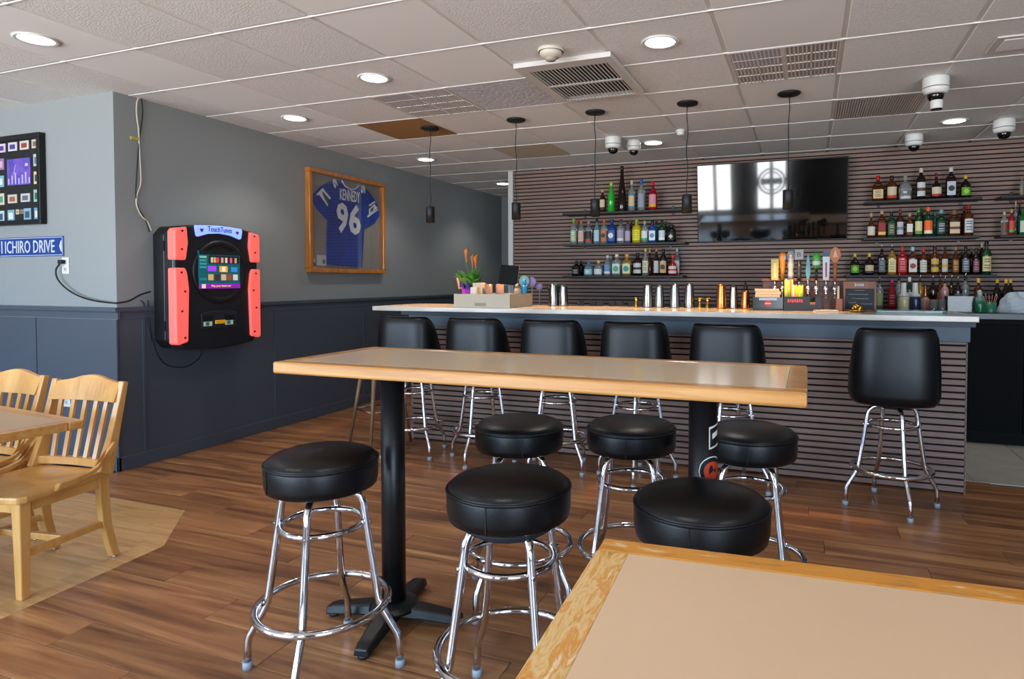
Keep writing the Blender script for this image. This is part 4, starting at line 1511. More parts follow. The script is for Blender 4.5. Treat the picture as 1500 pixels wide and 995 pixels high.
rack(*SL, YS, SHZ[2], [
    (128, 795, 78, 'squat', 'black', '#1a1a1c', '#141416', ('#b9b8b0', 'lines'), 'black squat bottle with white print'),
    (162, 795, 70, 'squat', 'black', '#1a1a1c', None, None, 'black squat bottle second row', {'back': BK}),
    (222, 800, 82, 'squat', 'paleblue', '#2a78b0', '#9cc0cc', ('#d6dcdc', 'disc'), 'squat pale blue bottle with blue stopper'),
    (297, 795, 70, 'squat', 'clear', '#c9b83a', '#d2d4d0', None, 'squat clear bottle with yellow stopper'),
    (367, 755, 54, 'slim', 'clear', '#c4c8ca', '#5f8fb8', ('#d2d6d8', 'foot'), 'clear bottle with blue and white label'),
    (392, 757, 44, 'slim', 'clear', '#b0b4b6', None, None, 'clear bottle with silver cap second row', {'back': BK}),
    (437, 745, 68, 'std', 'clear', '#cfc8a8', '#c4d0c4', ('#4f9a7a', 'disc'), 'clear tequila bottle with green oval label', {'sq': 1}),
    (515, 745, 68, 'std', 'gold', '#c8923a', '#c8d0bc', ('#3f8a68', 'disc'), 'golden tequila bottle with green oval label', {'sq': 1}),
    (598, 735, 70, 'std', 'dark', '#151517', '#b9bcba', ('#2a2a2c', 'band'), 'near-black bottle with white label'),
    (658, 700, 50, 'slim', 'clear', '#c8a85a', '#cdc4ac', ('#8a6a3a', 'lines'), 'tall clear bottle with cream label and gold cap'),
    (690, 700, 46, 'bulb', 'amber', '#c8a85a', None, None, 'round amber bottle with gold cap', {'back': BK}),
    (742, 700, 46, 'slim', 'dark', '#a8623a', '#a8aeb4', None, 'dark bottle with silver label and copper cap'),
    (795, 705, 60, 'std', 'dark', '#1a1614', '#c09a6a', ('#1c1614', 'disc'), 'dark bottle with tan label and black seal'),
    (868, 750, 72, 'bulb', 'red', '#c4202a', '#c8c0b8', ('#b02430', 'band'), 'red cordial bottle with wide base'),
    (900, 700, 44, 'slim', 'clear', '#a8b0b4', '#c0c4c4', None, 'clear bottle with tall grey cap', {'back': BK})],
    'on the lowest shelf over the shakers', 'bottles on the lowest shelf over the shakers')
SR = (1240, 230, 5.238)
rack(*SR, YS, SHZ[0], [
    (242, 145, 98, 'squat', 'amber', '#b01418', '#cdb98a', ('#4a3020', 'lines'), 'square whiskey bottle dipped in red wax', {'sq': 1}),
    (348, 145, 84, 'std', 'amber', '#2a1c14', '#cdbf9c', ('#c03a28', 'foot'), 'whiskey bottle with cream label and red strip'),
    (452, 145, 104, 'squat', 'clear', '#8a8680', '#c6c6c0', None, 'wide clear decanter bottle', {'lz': (.05, .16)}),
    (573, 85, 74, 'std', 'dark', '#c9bfae', '#c6cacc', ('#5a3a28', 'band'), 'tall dark whiskey bottle with white label and cork'),
    (690, 125, 88, 'bulb', 'dark', '#7a1820', '#c8bca0', ('#a02a24', 'foot'), 'round-bellied bottle with dark red cap'),
    (803, 80, 80, 'std', 'dark', '#b9c6ce', '#b4c0c8', ('#14181c', 'disc'), 'tall dark bottle with pale label and black dot', {'sq': 1}),
    (915, 140, 84, 'squat', 'dark', '#c9a83a', '#5a9a28', ('#8ac03a', 'disc'), 'flask-shaped bottle with green shield label')],
    'on the top whiskey shelf', 'bottles on the top whiskey shelf')
rack(*SR, YS, SHZ[1], [
    (190, 430, 68, 'bulb', 'amber', '#a89a80', '#c6c2b4', None, 'amber bottle with long clear neck'),
    (272, 410, 66, 'std', 'amber', '#b8945a', '#8a2018', ('#d0b060', 'foot'), 'square whisky bottle with slanted red label', {'sq': 1}),
    (345, 420, 62, 'std', 'dkgreen', '#1c1c1a', '#3a4a30', ('#b0b070', 'lines'), 'square black-green whisky bottle', {'sq': 1}),
    (412, 400, 58, 'std', 'brown', '#6a2030', '#a8b0b8', ('#6a7078', 'band'), 'whiskey bottle with silver label and plum cap'),
    (485, 430, 54, 'std', 'amber', '#a88a5a', '#c8c6bc', ('#4a3428', 'foot'), 'small square bourbon bottle with white label', {'sq': 1}),
    (553, 395, 64, 'std', 'dkgreen', '#2f8a2a', '#c4bc90', ('#5a8a3a', 'foot'), 'green bottle with cream label and green cap'),
    (578, 395, 50, 'std', 'dkgreen', '#5a3a1a', None, None, 'green bottle second row', {'back': BK}),
    (627, 385, 74, 'std', 'dkgreen', '#d8602a', '#d85a1c', ('#d8c8a8', 'foot'), 'green bottle with bright orange label'),
    (680, 420, 50, 'std', 'teal', '#5a7a7a', None, None, 'blue-green bottle second row', {'back': BK}),
    (727, 405, 80, 'std', 'dkgreen', '#6a8a8a', '#1f3a38', ('#b0b8b8', 'lines'), 'dark green rye bottle with pale print'),
    (828, 410, 92, 'jar', 'brown', '#6a4a30', '#bca888', ('#4a2c20', 'band'), 'wide square brown bottle with two beige labels', {'sq': 1}),
    (905, 380, 50, 'std', 'maroon', '#7a1820', None, None, 'bottle with maroon cap second row', {'back': BK}),
    (938, 365, 78, 'std', 'amber', '#7a1820', '#b8c0c0', ('#1c2020', 'lines'), 'whiskey bottle with black and white striped label')],
    'on the middle whiskey shelf', 'bottles on the middle whiskey shelf')
SP = {'spout': True}
rack(*SR, YS, SHZ[2], [
    (65, 740, 74, 'squat', 'dark', '#c9a83a', '#5a9a28', ('#8ac03a', 'disc'), 'flask-shaped bottle with apple-green shield label'),
    (175, 740, 78, 'squat', 'dark', '#c9a83a', '#c4b48a', ('#4a2a5a', 'foot'), 'flask-shaped bottle with cream shield label'),
    (272, 690, 62, 'std', 'dark', '#1a1a1a', '#4a5258', ('#8a9298', 'lines'), 'square black whiskey bottle with grey label', {'sq': 1, 'spout': True}),
    (350, 690, 68, 'std', 'gold', '#c9bfa0', '#c9c084', ('#8a8450', 'lines'), 'square honey whiskey bottle with yellow label', {'sq': 1, 'spout': True}),
    (428, 690, 76, 'std', 'red', '#b02a30', '#a8242a', ('#d0908a', 'lines'), 'square whiskey bottle with red label', {'sq': 1}),
    (508, 690, 74, 'std', 'amber', '#8ab0b8', '#c6c8c4', ('#8a2a2a', 'disc'), 'bourbon bottle with white label and red seal', {'sq': 1}),
    (590, 700, 62, 'std', 'amber', '#b0242a', '#c6c4b8', ('#8a8a84', 'lines'), 'bourbon bottle with red cap'),
    (678, 680, 70, 'std', 'amber', '#1a1614', '#bca040', ('#5a4418', 'band'), 'amber bottle with gold label and black cap'),
    (755, 680, 54, 'slim', 'amber', '#1a1614', '#b8b4b0', ('#c49a3a', 'band'), 'slim amber bottle with silver and gold label'),
    (838, 690, 58, 'slim', 'amber', '#8a7448', '#7a5428', ('#c8a860', 'lines'), 'slim amber bottle with brown label'),
    (885, 725, 44, 'std', 'dark', '#1a1614', None, None, 'dark bottle second row, behind the striped label', {'back': BK}),
    (915, 685, 66, 'std', 'dark', '#1a1614', '#5a646c', ('#a8b0b4', 'lines'), 'dark bottle with striped grey label'),
    (960, 700, 44, 'std', 'dark', '#7a6a7a', None, None, 'dark bottle second row, beside the plum label', {'back': BK}),
    (995, 700, 58, 'std', 'dark', '#2a1a20', '#6a3a48', ('#b8909a', 'lines'), 'dark bottle with plum label'),
    (1040, 660, 50, 'std', 'dark', '#a8a89c', None, None, 'dark bottle with white cap second row', {'back': BK}),
    (1075, 645, 78, 'std', 'dkgreen', '#101012', '#c4b888', ('#4a4428', 'lines'), 'black-green bottle with broad cream label')],
    'on the bottom whiskey shelf', 'bottles on the bottom whiskey shelf')
rack(*SR, YS, SHZ[0], [
    (1345, 170, 60, 'squat', 'clear', '#8a6a4a', '#8a7a5a', None, 'squat brown-labelled bottle'),
    (1375, 30, 60, 'std', 'gold', '#c8b878', '#a89a60', None, 'tall straw-coloured bottle')],
    'on the upper corner shelf', 'bottles on the corner shelves')
rack(*SR, YS, SHZ[1], [
    (1212, 420, 54, 'std', 'clear', '#b8a888', '#6a4a3a', None, 'clear bottle with brown label'),
    (1268, 400, 50, 'std', 'red', '#b89a3a', '#c04a3a', ('#3a9a3a', 'foot'), 'bottle with red and green label'),
    (1300, 340, 44, 'std', 'clear', '#c8a0a0', None, None, 'tall clear bottle second row', {'back': BK}),
    (1330, 320, 46, 'slim', 'dark', '#a01c24', '#3a4a5a', None, 'tall dark bottle with red neck', {'back': BK}),
    (1352, 400, 50, 'std', 'green', '#2a5a2a', '#b8c8b8', None, 'green bottle with pale label'),
    (1412, 380, 56, 'std', 'dkgreen', '#1a1a1a', '#a8b8a0', None, 'dark green bottle with black cap')],
    'on the lower corner shelf', 'bottles on the corner shelves')

# ---- back counter row (behind the chalkboard)
ZB = 1.05
KB = (1180, 380, 4.6875)
YB_ = 6.35


def kb(cx_, Y=YB_):
    return py(KB[0] + cx_ / KB[2], 440, Y).x


gk = 'bottles along the back counter'
BI = 0
for cx_, h_, r_, kind, liq, cap, lab, em, d, o_ in [
        (507, .27, .035, 'std', 'clear', '#888888', '#8aa06a', None, 'clear bottle with green label and pour spout', 1),
        (592, .27, .034, 'slim', 'red', '#b8285a', '#8a1a30', ('#d0909a', 'lines'), 'crimson bottle with pink cap', 0),
        (640, .30, .034, 'std', 'clear', '#888888', None, None, 'clear bottle with silver spout next to the crimson one', 1),
        (712, .29, .033, 'std', 'dkgreen', '#c9c9c4', '#b8bcae', None, 'dark bottle with small white label', 0),
        (785, .28, .033, 'std', 'gold', '#888888', None, None, 'pale gold bottle with pour spout', 1),
        (873, .28, .033, 'std', 'dark', '#888888', None, None, 'dark bottle with pour spout beside the drinking glasses', 1),
        (923, .29, .033, 'std', 'amber', '#888888', '#8a5a4a', None, 'amber bottle with pour spout', 1),
        (955, .27, .033, 'std', 'pink', '#888888', None, None, 'rose bottle with pour spout', 1),
        (1000, .28, .033, 'std', 'brown', '#888888', None, None, 'brown bottle with pour spout', 1),
        (1045, .27, .033, 'std', 'dark', '#888888', '#5a5a58', None, 'dark bottle with grey label and pour spout', 1),
        (1095, .30, .036, 'std', 'clear', '#888888', None, None, 'wide clear bottle with pour spout', 1),
        (1185, .28, .033, 'std', 'amber', '#c8a030', '#3a3020', None, 'amber bottle with brass cap', 0),
        (1315, .27, .033, 'slim', 'dark', '#c8a030', None, None, 'dark bottle with brass cap behind the garnish cup', 0),
        (1375, .27, .033, 'slim', 'dark', '#c8a030', None, None, 'dark bottle with brass cap next to the white cloth', 0),
        (1405, .27, .033, 'slim', 'dark', '#c8a030', '#4a3a20', None, 'dark bottle with brass cap behind the white cloth', 0)]:
    YK = 6.46 if BI % 2 else 6.60
    BI += 1
    bottle(kb(cx_, YK), YK, ZB, min(r_, .033), h_, kind, liq, cap, lab, d + ' on the back counter', gk, 0, em, bool(o_))
# wide-mouth juice pourers
for cx_, liq, d in ((672, 'gold', 'juice pourer bottle with tall white spout and cream contents'), (752, 'navy', 'juice pourer bottle with tall white spout and dark blue contents')):
    t = thing('pourer_bottle', d, 'pourer bottle', (kb(cx_, 6.2), 6.2, ZB), 0, 'juice pourers')
    MB().lathe([(.042, 0), (.045, .01), (.045, .10), (.04, .125)], 24).build('jar', mat('#b8b08a' if liq == 'gold' else '#1c2844', .2, name='juice_' + liq), t)
    MB().lathe([(.042, .12), (.042, .135), (.024, .15), (.02, .24)], 20).build('spout_neck', mat('#b5b8b8', .4, name='spout_white'), t)
# pink decanter with copper stopper
t = thing('decanter', 'pink glass decanter with copper stopper on the back counter', 'decanter', (kb(822, 6.29), 6.29, ZB))
MB().lathe([(.044, 0), (.047, .01), (.047, .09), (.02, .11), (.012, .12)], 24).build('glass_body', mat('#b88a84', .1, trans=.4, name='pink_glass'), t)
MB().lathe([(.014, .118), (.016, .13), (.01, .15), (.013, .19), (.004, .215)], 16).build('stopper', mat('#b4694a', .25, 1, name='copper_satin'), t)


def glass(name, label, loc, r0, r1, h, group=None, cat='glass', m=None):
    t = thing(name, label, cat, loc, 0, group)
    MB().lathe([(.001, .001), (r0 * .98, .0), (r0, .004), (r1, h), (r1 - .002, h), (r0 - .003, .012), (.001, .01)], 20, cap=False).build('glass_wall', m or CLEAR, t)
    MB().lathe([(.001, .002), (r0 * .9, .002), (r0 * .9, .008), (.001, .008)], 16, cap=False).build('glass_foot', m or CLEAR, t)
    return t


for cx_, d in ((878, 'drinking glass on the back counter beside the pink decanter'), (938, 'drinking glass on the back counter between decanter and clear tub')):
    glass('drinking_glass', d, (kb(cx_, 6.12), 6.12, ZB), .031, .034, .1, 'glasses on the back counter')
t = thing('ice_tub', 'large clear plastic tub on the back counter', 'tub', (kb(1065, 6.1), 6.1, ZB))
w_ = .105
MB().box(-w_, w_, -.07, .07, 0, .006).build('tub_floor', CLEAR, t)
for a in (box(-w_, w_, -.07, -.066, .006, .13), box(-w_, w_, .066, .07, .006, .13), box(-w_, -w_ + .004, -.066, .066, .006, .13), box(w_ - .004, w_, -.066, .066, .006, .13)):
    a.build('tub_wall', mat('#737a78', .2, trans=.75, name='hazy_plastic'), t)
for i in range(9):
    box(-.07 + .06 * (i % 3), -.03 + .06 * (i % 3), -.05 + .045 * (i // 3), -.02 + .045 * (i // 3), .007, .045 + .01 * ((i * 5) % 3)).build('ice_block', mat('#7f8887', .2, trans=.5, name='ice'), t, bevel=.004)
# green spray bottle at the end of the bar
p = py(1436, 462, 5.6)
t = thing('spray_bottle', 'green spray bottle with clear top at the end of the bar', 'spray bottle', (kb(1196, 5.99), 5.99, ZB))
MB().lathe([(.036, 0), (.038, .01), (.038, .07), (.036, .09)], 20).build('liquid_body', mat('#1f6a4a', .2, trans=.3, name='green_liquid'), t)
MB().lathe([(.036, .09), (.03, .12), (.016, .135)], 20).build('clear_shoulder', mat('#7fb09a', .15, trans=.6, name='green_clear'), t)
MB().lathe([(.017, .132), (.018, .15), (.014, .175), (.005, .185)], 16).build('cap', mat('#9aa8a2', .4, name='cap_sage'), t)
t = thing('garnish_cup', 'green cup of cocktail picks on the back counter', 'cup', (kb(1268, 6.1), 6.1, ZB))
MB().lathe([(.04, 0), (.046, .08), (.043, .08), (.037, .006)], 20, cap=False).build('cup', mat('#2c6a50', .3, name='green_cup'), t)
for i in range(6):
    a = i * 1.1
    MB().tube([(.01 * math.cos(a), .01 * math.sin(a), .012), (.05 * math.cos(a), .03 * math.sin(a), .13 + .012 * (i % 3))], .0022, 6).build('cocktail_pick', mat('#b8846a', .5, name='pick_wood'), t)
# crumpled white cloth
t = MB()
vs, fs = [], []
n, m = 18, 9
rnd = random.Random(3)
for j in range(m):
    v = j / (m - 1)
    for i in range(n):
        a = 2 * PI * i / n
        r_ = math.cos(v * PI / 2) ** .45 * (1 + .13 * math.sin(3 * a + 2 * v) + .1 * (rnd.random() - .5))
        vs.append((.135 * r_ * math.cos(a), .09 * r_ * math.sin(a), .145 * math.sin(v * PI / 2) * (1 + .14 * math.sin(2 * a + 1) + .06 * rnd.random())))
for j in range(m - 1):
    for i in range(n):
        fs.append((j * n + i, j * n + (i + 1) % n, (j + 1) * n + (i + 1) % n, (j + 1) * n + i))
fs.append(tuple(reversed(range(n))))
fs.append(tuple((m - 1) * n + i for i in range(n)))
tag(t.add(vs, fs).build('cloth', mat('#a9b4ba', .8, name='white_cloth'), None, (kb(1462, 6.14), 6.14, ZB)), 'crumpled white cloth heaped on the back counter', 'cloth')

# row of upturned glasses behind the shakers, on a low glass rack
t = thing('glass_rack', 'low dark rack behind the bar carrying upturned glasses', 'rack', (-1.62, 5.35, 0))
box(-.32, .75, -.12, .12, .98, 1.03).build('tray', BLACKPLA, t, bevel=.004)
for x_ in (-.29, .71):
    box(x_ - .02, x_ + .02, -.1, .1, 0, .98).build('leg', BLACKPLA, t)
for i in range(12):
    glass('upturned_glass', 'clear glass upside down on the rack behind the shakers', (-1.88 + i * .09, 5.35 + (.03 if i % 2 else -.03), 1.03), .036, .03, .1, 'upturned glasses on the rack')

# ================================================================== ON THE BAR TOP
ZT = 1.10
STEEL = mat('#8f8c89', .2, 1, name='brushed_steel')
COPPER = mat('#b8703c', .24, 1, name='copper')
BRASS = mat('#c9a040', .22, 1, name='brass')


def shaker(x_, y_, h, r, m, label, band=True, group='cocktail shaker tins'):
    t = thing('shaker_tin', label, 'cocktail shaker', (x_, y_, ZT), 0, group)
    MB().lathe([(r * .99, 0), (r, .003), (r * .93, h * .5), (r * .78, h * .93), (r * .76, h)], 28).build('tin', m, t)
    MB().ring(r, .0022, .004, 28, 6).build('rim', m, t)
    MB().lathe([(r * .6, h), (r * .6, h + .003)], 20).build('base_disc', m, t)
    return t


for (xp, tp_, wd, l) in ((811, 416, 14, 'steel shaker tin beside the cardboard tray'), (825.5, 418, 13, 'steel shaker tin standing second from the cardboard tray'),
                         (949, 416, 15, 'steel shaker tin beside the lone brass jigger'), (966, 418.5, 13.5, 'shorter steel shaker tin next to the lone jigger'),
                         (988.5, 416, 15, 'steel shaker tin between two others in the long row'), (1010, 416, 15, 'steel shaker tin beside the pair of brass jiggers'),
                         (1074.5, 419, 13.5, 'steel shaker tin between the two copper ones')):
    Y = 4.90
    p = py(xp, tp_, Y)
    shaker(p.x, Y, p.z - ZT, (py(xp + wd / 2, tp_, Y).x - py(xp - wd / 2, tp_, Y).x) / 2, STEEL, l)
for (xp, tp_, wd, l) in ((1057, 416.5, 16, 'tall copper shaker tin'), (1092, 426, 13.5, 'short copper shaker with black pourer top')):
    Y = 4.88
    p = py(xp, tp_, Y)
    t = shaker(p.x, Y, p.z - ZT, (py(xp + wd / 2, tp_, Y).x - py(xp - wd / 2, tp_, Y).x) / 2, COPPER, l)
    if xp > 1080:
        h = p.z - ZT
        MB().lathe([(.016, h), (.016, h + .025), (.01, h + .04), (.008, h + .062)], 14).build('pourer_top', BLACKPLA, t)
for xp, l in ((932, 'lone brass jigger between the glass rack and the shakers'), (1025, 'brass jigger beside the steel shakers'), (1036.5, 'brass jigger beside the tall copper shaker')):
    p = py(xp, 437, 4.90)
    t = thing('jigger', l, 'jigger', (p.x, 4.90, ZT), 0, 'brass jiggers')
    MB().lathe([(.022, 0), (.021, .003), (.007, .035), (.006, .04)], 20).build('lower_cone', BRASS, t)
    MB().lathe([(.006, .04), (.007, .045), (.023, .078), (.021, .078), (.006, .048)], 20, cap=False).build('upper_cone', BRASS, t)

# cardboard tray with condiments
GRY = mat('#b4a894', .75, bump=(60, .08), name='grey_cardboard')
ct_ = thing('caddy_tray', 'open grey-beige cardboard tray on the bar holding condiments', 'tray', (-2.36, 4.58, ZT), -.02)
hx, hy, hz = .245, .2, .105
box(-hx, hx, -hy, hy, 0, .006).build('tray_floor', GRY, ct_)
for a in (box(-hx, hx, -hy, -hy + .006, .006, hz), box(-hx, hx, hy - .006, hy, .006, hz), box(-hx, -hx + .006, -hy + .006, hy - .006, .006, hz), box(hx - .006, hx, -hy + .006, hy - .006, .006, hz)):
    a.build('tray_wall', GRY, ct_)
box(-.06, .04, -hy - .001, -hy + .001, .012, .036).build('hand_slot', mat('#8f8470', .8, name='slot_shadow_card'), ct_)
for x_, y_, c, h_, d in ((-.12, -.02, '#c4b096', .185, 'cream napkin block standing in the cardboard tray'),):
    t = tag(box(-.045, .045, -.03, .03, 0, h_).build('napkin_block', mat(c, .8, name='cream_paper'), None, (-2.36 + x_, 4.58 + y_, ZT + .006), bevel=.006), d, 'napkins')
t = tag(box(-.025, .025, -.012, .012, 0, .15).build('sugar_packets', mat('#cdc6ba', .7, name='packet_white'), None, (-2.49, 4.49, ZT + .006), bevel=.003), 'small white packet standing in the cardboard tray', 'packet')
for i, (x_, c, d) in enumerate(((-.03, '#9a8478', 'tinted tumbler in the cardboard tray, next to the napkins'), (.07, '#b8968c', 'pink tumbler in the cardboard tray'))):
    glass('tumbler', d, (-2.36 + x_, 4.55, ZT + .006), .03, .032, .175, 'tumblers in the tray', m=mat(c, .12, trans=.45, name='tumbler_' + c[1:]))
t = thing('salt_shaker', 'glass shaker with metal cap in the cardboard tray', 'shaker', (-2.19, 4.66, ZT + .006))
MB().lathe([(.03, 0), (.034, .03), (.03, .12), (.022, .15)], 16).build('glass_body', mat('#b0aca4', .1, trans=.5, name='shaker_glass'), t)
MB().lathe([(.025, .148), (.024, .172), (.012, .18)], 16).build('cap', STEEL, t)
t = thing('soap_bottle', 'small blue bottle standing in the cardboard tray', 'bottle', (-2.16, 4.73, ZT + .006))
MB().lathe([(.022, 0), (.025, .01), (.025, .15), (.016, .17)], 16).build('body', mat('#1f6fae', .25, name='blue_plastic'), t)
MB().lathe([(.017, .168), (.018, .21), (.015, .215)], 14).build('cap', mat('#2f86c8', .3, name='cap_blue'), t)

# potted calla lilies
pl_ = thing('potted_lily', 'calla lilies in a purple wrapped pot on the bar', 'potted plant', (py(689, 430, 4.88).x, 4.88, ZT))
pl_.scale = (1.08, 1.08, 1.42)
PUR = mat('#7a1f9c', .45, name='purple_wrap')
MB().lathe([(.05, 0), (.055, .005), (.068, .1), (.064, .1), (.05, .01)], 24, cap=False).build('pot', PUR, pl_)
MB().lathe([(.001, .088), (.062, .09), (.062, .094), (.001, .098)], 20, cap=False).build('soil', mat('#2a1d14', .9, name='soil'), pl_)
for i in range(9):
    a = i * 2 * PI / 9
    MB().add([(.06 * math.cos(a - .3), .06 * math.sin(a - .3), .095), (.06 * math.cos(a + .3), .06 * math.sin(a + .3), .095), (.092 * math.cos(a), .092 * math.sin(a), .15 + .03 * (i % 2)), (.07 * math.cos(a), .07 * math.sin(a), .10)],
             [(0, 1, 2), (0, 3, 1), (0, 2, 3), (1, 3, 2)]).build('wrap_point', mat('#4a2a8c', .4, name='violet_foil'), pl_)
LEAF = mat('#2f6a22', .45, mottle=(20, '#4a8a34', .2), name='lily_leaf')


def leaf(parent, base, d, L, w_, droop, m, name='leaf'):
    d = Vector(d).normalized()
    side = d.cross(Vector((0, 0, 1)))
    side = side.normalized() if side.length > .01 else Vector((1, 0, 0))
    nrm = side.cross(d)
    vs, fs = [], []
    n = 7
    for i in range(n + 1):
        u = i / n
        c = Vector(base) + d * L * u + Vector((0, 0, -droop * u * u))
        ww = w_ * math.sin(PI * min(1, u * .92 + .06)) ** .8
        vs += [c - side * ww + nrm * .004, c + nrm * -.002, c + side * ww + nrm * .004]
    for i in range(n):
        for j in range(2):
            fs.append((i * 3 + j, i * 3 + j + 1, i * 3 + 4 + j, i * 3 + 3 + j))
    return MB().add(vs, fs, True).build(name, m, parent)


rr = random.Random(11)
for i in range(20):
    a = i * 2.4
    el = .75 + 1.2 * rr.random()
    leaf(pl_, (.02 * math.cos(a), .02 * math.sin(a), .1), (math.cos(a), math.sin(a), el), .11 + .06 * rr.random(), .034, .05 * rr.random(), LEAF)
for i, (dx, dy, h_, c) in enumerate(((-.035, 0, .335, '#b04030'), (.012, .02, .30, '#8c2c22'), (.055, -.01, .295, '#a03a2c'), (-.085, -.03, .17, '#d08ab0'))):
    st = MB().tube(smoothp([(dx * .2, dy * .2, .09), (dx * .6, dy, h_ * .6), (dx, dy, h_ - .07)], 3), .004, 6).build('flower_stem', mat('#3f7a2c', .5, name='stem_green'), pl_)
    vs, fs = [], []
    n, m = 14, 6
    for j in range(m):
        v = j / (m - 1)
        for k in range(n):
            a = 2 * PI * k / n
            r_ = .005 + .016 * v ** 1.6
            vs.append((dx + r_ * math.cos(a), dy + r_ * math.sin(a), h_ - .075 + .06 * v + .028 * v * v * (.5 + .5 * math.cos(a))))
    for j in range(m - 1):
        for k in range(n):
            fs.append((j * n + k, j * n + (k + 1) % n, (j + 1) * n + (k + 1) % n, (j + 1) * n + k))
    MB().add(vs, fs, True).build('spathe', mat(c, .5, mottle=(18, '#c08a3a', .3), name='lily_' + c[1:]), st)
    MB().tube([(dx, dy, h_ - .05), (dx, dy, h_ - .005)], .004, 6).build('spadix', mat('#d8b83c', .5, name='spadix_yellow'), st)

# till screen, flamingo-ish bag shapes and fern behind the tray
q = py(745, 403, 5.25)
ps = thing('till_screen', 'black touch-screen till on a white stand behind the tray', 'till', (q.x, 5.25, 1.06))
t_ = ps
zc = q.z - 1.06
for y0_, y1_, e_, m_, n_ in ((-.01, .01, 0, mat('#060607', .35, spec=.25, name='till_glass'), 'display'), (.0095, .016, .004, mat('#a9adb0', .4, name='shell_silver'), 'back_shell')):
    o = MB().prism([(-.085 - e_, -.09 - e_), (.085 + e_, -.09 - e_), (.085 + e_, .09 + e_), (-.085 - e_, .09 + e_)], y0_, y1_, 'y').build(n_, m_, t_, (0, 0, zc), rot=(-.18, .1, .3), bevel=.004)
MB().tube([(0, .05, .012), (0, .055, .1), (0, .03, zc)], .014, 10).build('stand_arm', mat('#a9adb0', .4, name='shell_silver'), t_)
MB().lathe([(.06, 0), (.06, .01), (.03, .02)], 20, (0, .05)).build('stand_foot', mat('#a9adb0', .4, name='shell_silver'), t_)
shf = thing('under_shelf', 'dark service shelf behind the bar under the till', 'shelf', (-2.55, 5.27, 0))
box(-.32, .56, -.16, .16, 1.03, 1.06).build('shelf_board', BLACKPLA, shf)
for x_ in (-.3, .54):
    box(x_ - .015, x_ + .015, -.15, .15, 0, 1.03).build('shelf_leg', BLACKPLA, shf)
for i, (xp, c, s, d) in enumerate(((768, '#8fb8a8', .05, 'round sage-green paper fan behind the tray'), (779, '#a08ac0', .042, 'round lilac paper fan behind the tray'), (790, '#9c86b8', .032, 'small lilac paper fan next to the larger one'))):
    Yf = 5.17 + .03 * i
    p = py(xp, (412, 413, 420)[i], Yf)
    t = thing('paper_fan', d, 'fan', (p.x, Yf, 1.06))
    MB().lathe([(.001, -.004), (s, -.004), (s, .004), (.001, .004)], 16, cap=False).build('fan_disc', mat(c, .7, name='paper_' + c[1:]), t, (0, 0, p.z - 1.06), rot=(PI / 2, 0, 0))
    MB().tube([(0, .006, 0), (0, .006, p.z - 1.06)], .004, 6).build('handle', mat('#b0a088', .6, name='fan_stick'), t)
fn = thing('potted_fern', 'small green fern in a dark pot behind the steel shakers', 'potted plant', (-2.06, 5.30, 1.03))
fn.location = (py(812, 430, 5.28).x, 5.28, 1.06)
MB().lathe([(.035, 0), (.045, .08), (.042, .08), (.03, .01)], 18, cap=False).build('pot', mat('#3a342c', .6, name='dark_pot'), fn)
MB().lathe([(.001, .068), (.04, .07), (.04, .074), (.001, .076)], 16, cap=False).build('soil', mat('#2a1d14', .9, name='soil'), fn)
for i in range(22):
    a = i * 2.4
    leaf(fn, (0, 0, .075), (math.cos(a), math.sin(a), 1.6 + rr.random()), .15 + .06 * rr.random(), .011, .03, mat('#2f5a24', .5, name='fern_green'))

# napkin holder
p = py(1124, 452, 4.73)
nh = thing('napkin_holder', 'black napkin holder with a red round emblem, stuffed with napkins', 'napkin holder', (p.x, 4.73, ZT), .12)
box(-.1, .1, -.055, .055, 0, .012).build('tray', BLACKPLA, nh)
for a in (box(-.1, .1, -.055, -.049, .012, .092), box(-.1, .1, .049, .055, .012, .092), box(-.1, -.094, -.049, .049, .012, .1), box(.094, .1, -.049, .049, .012, .125)):
    a.build('wall', mat('#0f1014', .18, name='gloss_black'), nh)
for i in range(7):
    box(-.085 + .004 * (i % 2), .075 + .006 * (i % 3), -.045, .045, .012 + i * .02, .0305 + i * .02).build('napkin', mat('#cdb48e', .85, name='kraft_napkin'), nh)
MB().prism([(.022 * math.cos(i * PI / 8), .05 + .022 * math.sin(i * PI / 8)) for i in range(16)], -.0565, -.0545, 'y').build('emblem', mat('#b02a28', .5, name='emblem_red'), nh)
MB().prism([(-.02, .052), (.02, .052), (.02, .046), (-.02, .046)], -.0575, -.056, 'y').build('emblem_bar', mat('#c9c9cc', .5, name='emblem_white'), nh)
box(-.06, .06, -.0565, -.0545, .072, .088).build('sticker_strip', mat('#8fa6b8', .4, name='sticker_blue'), nh)
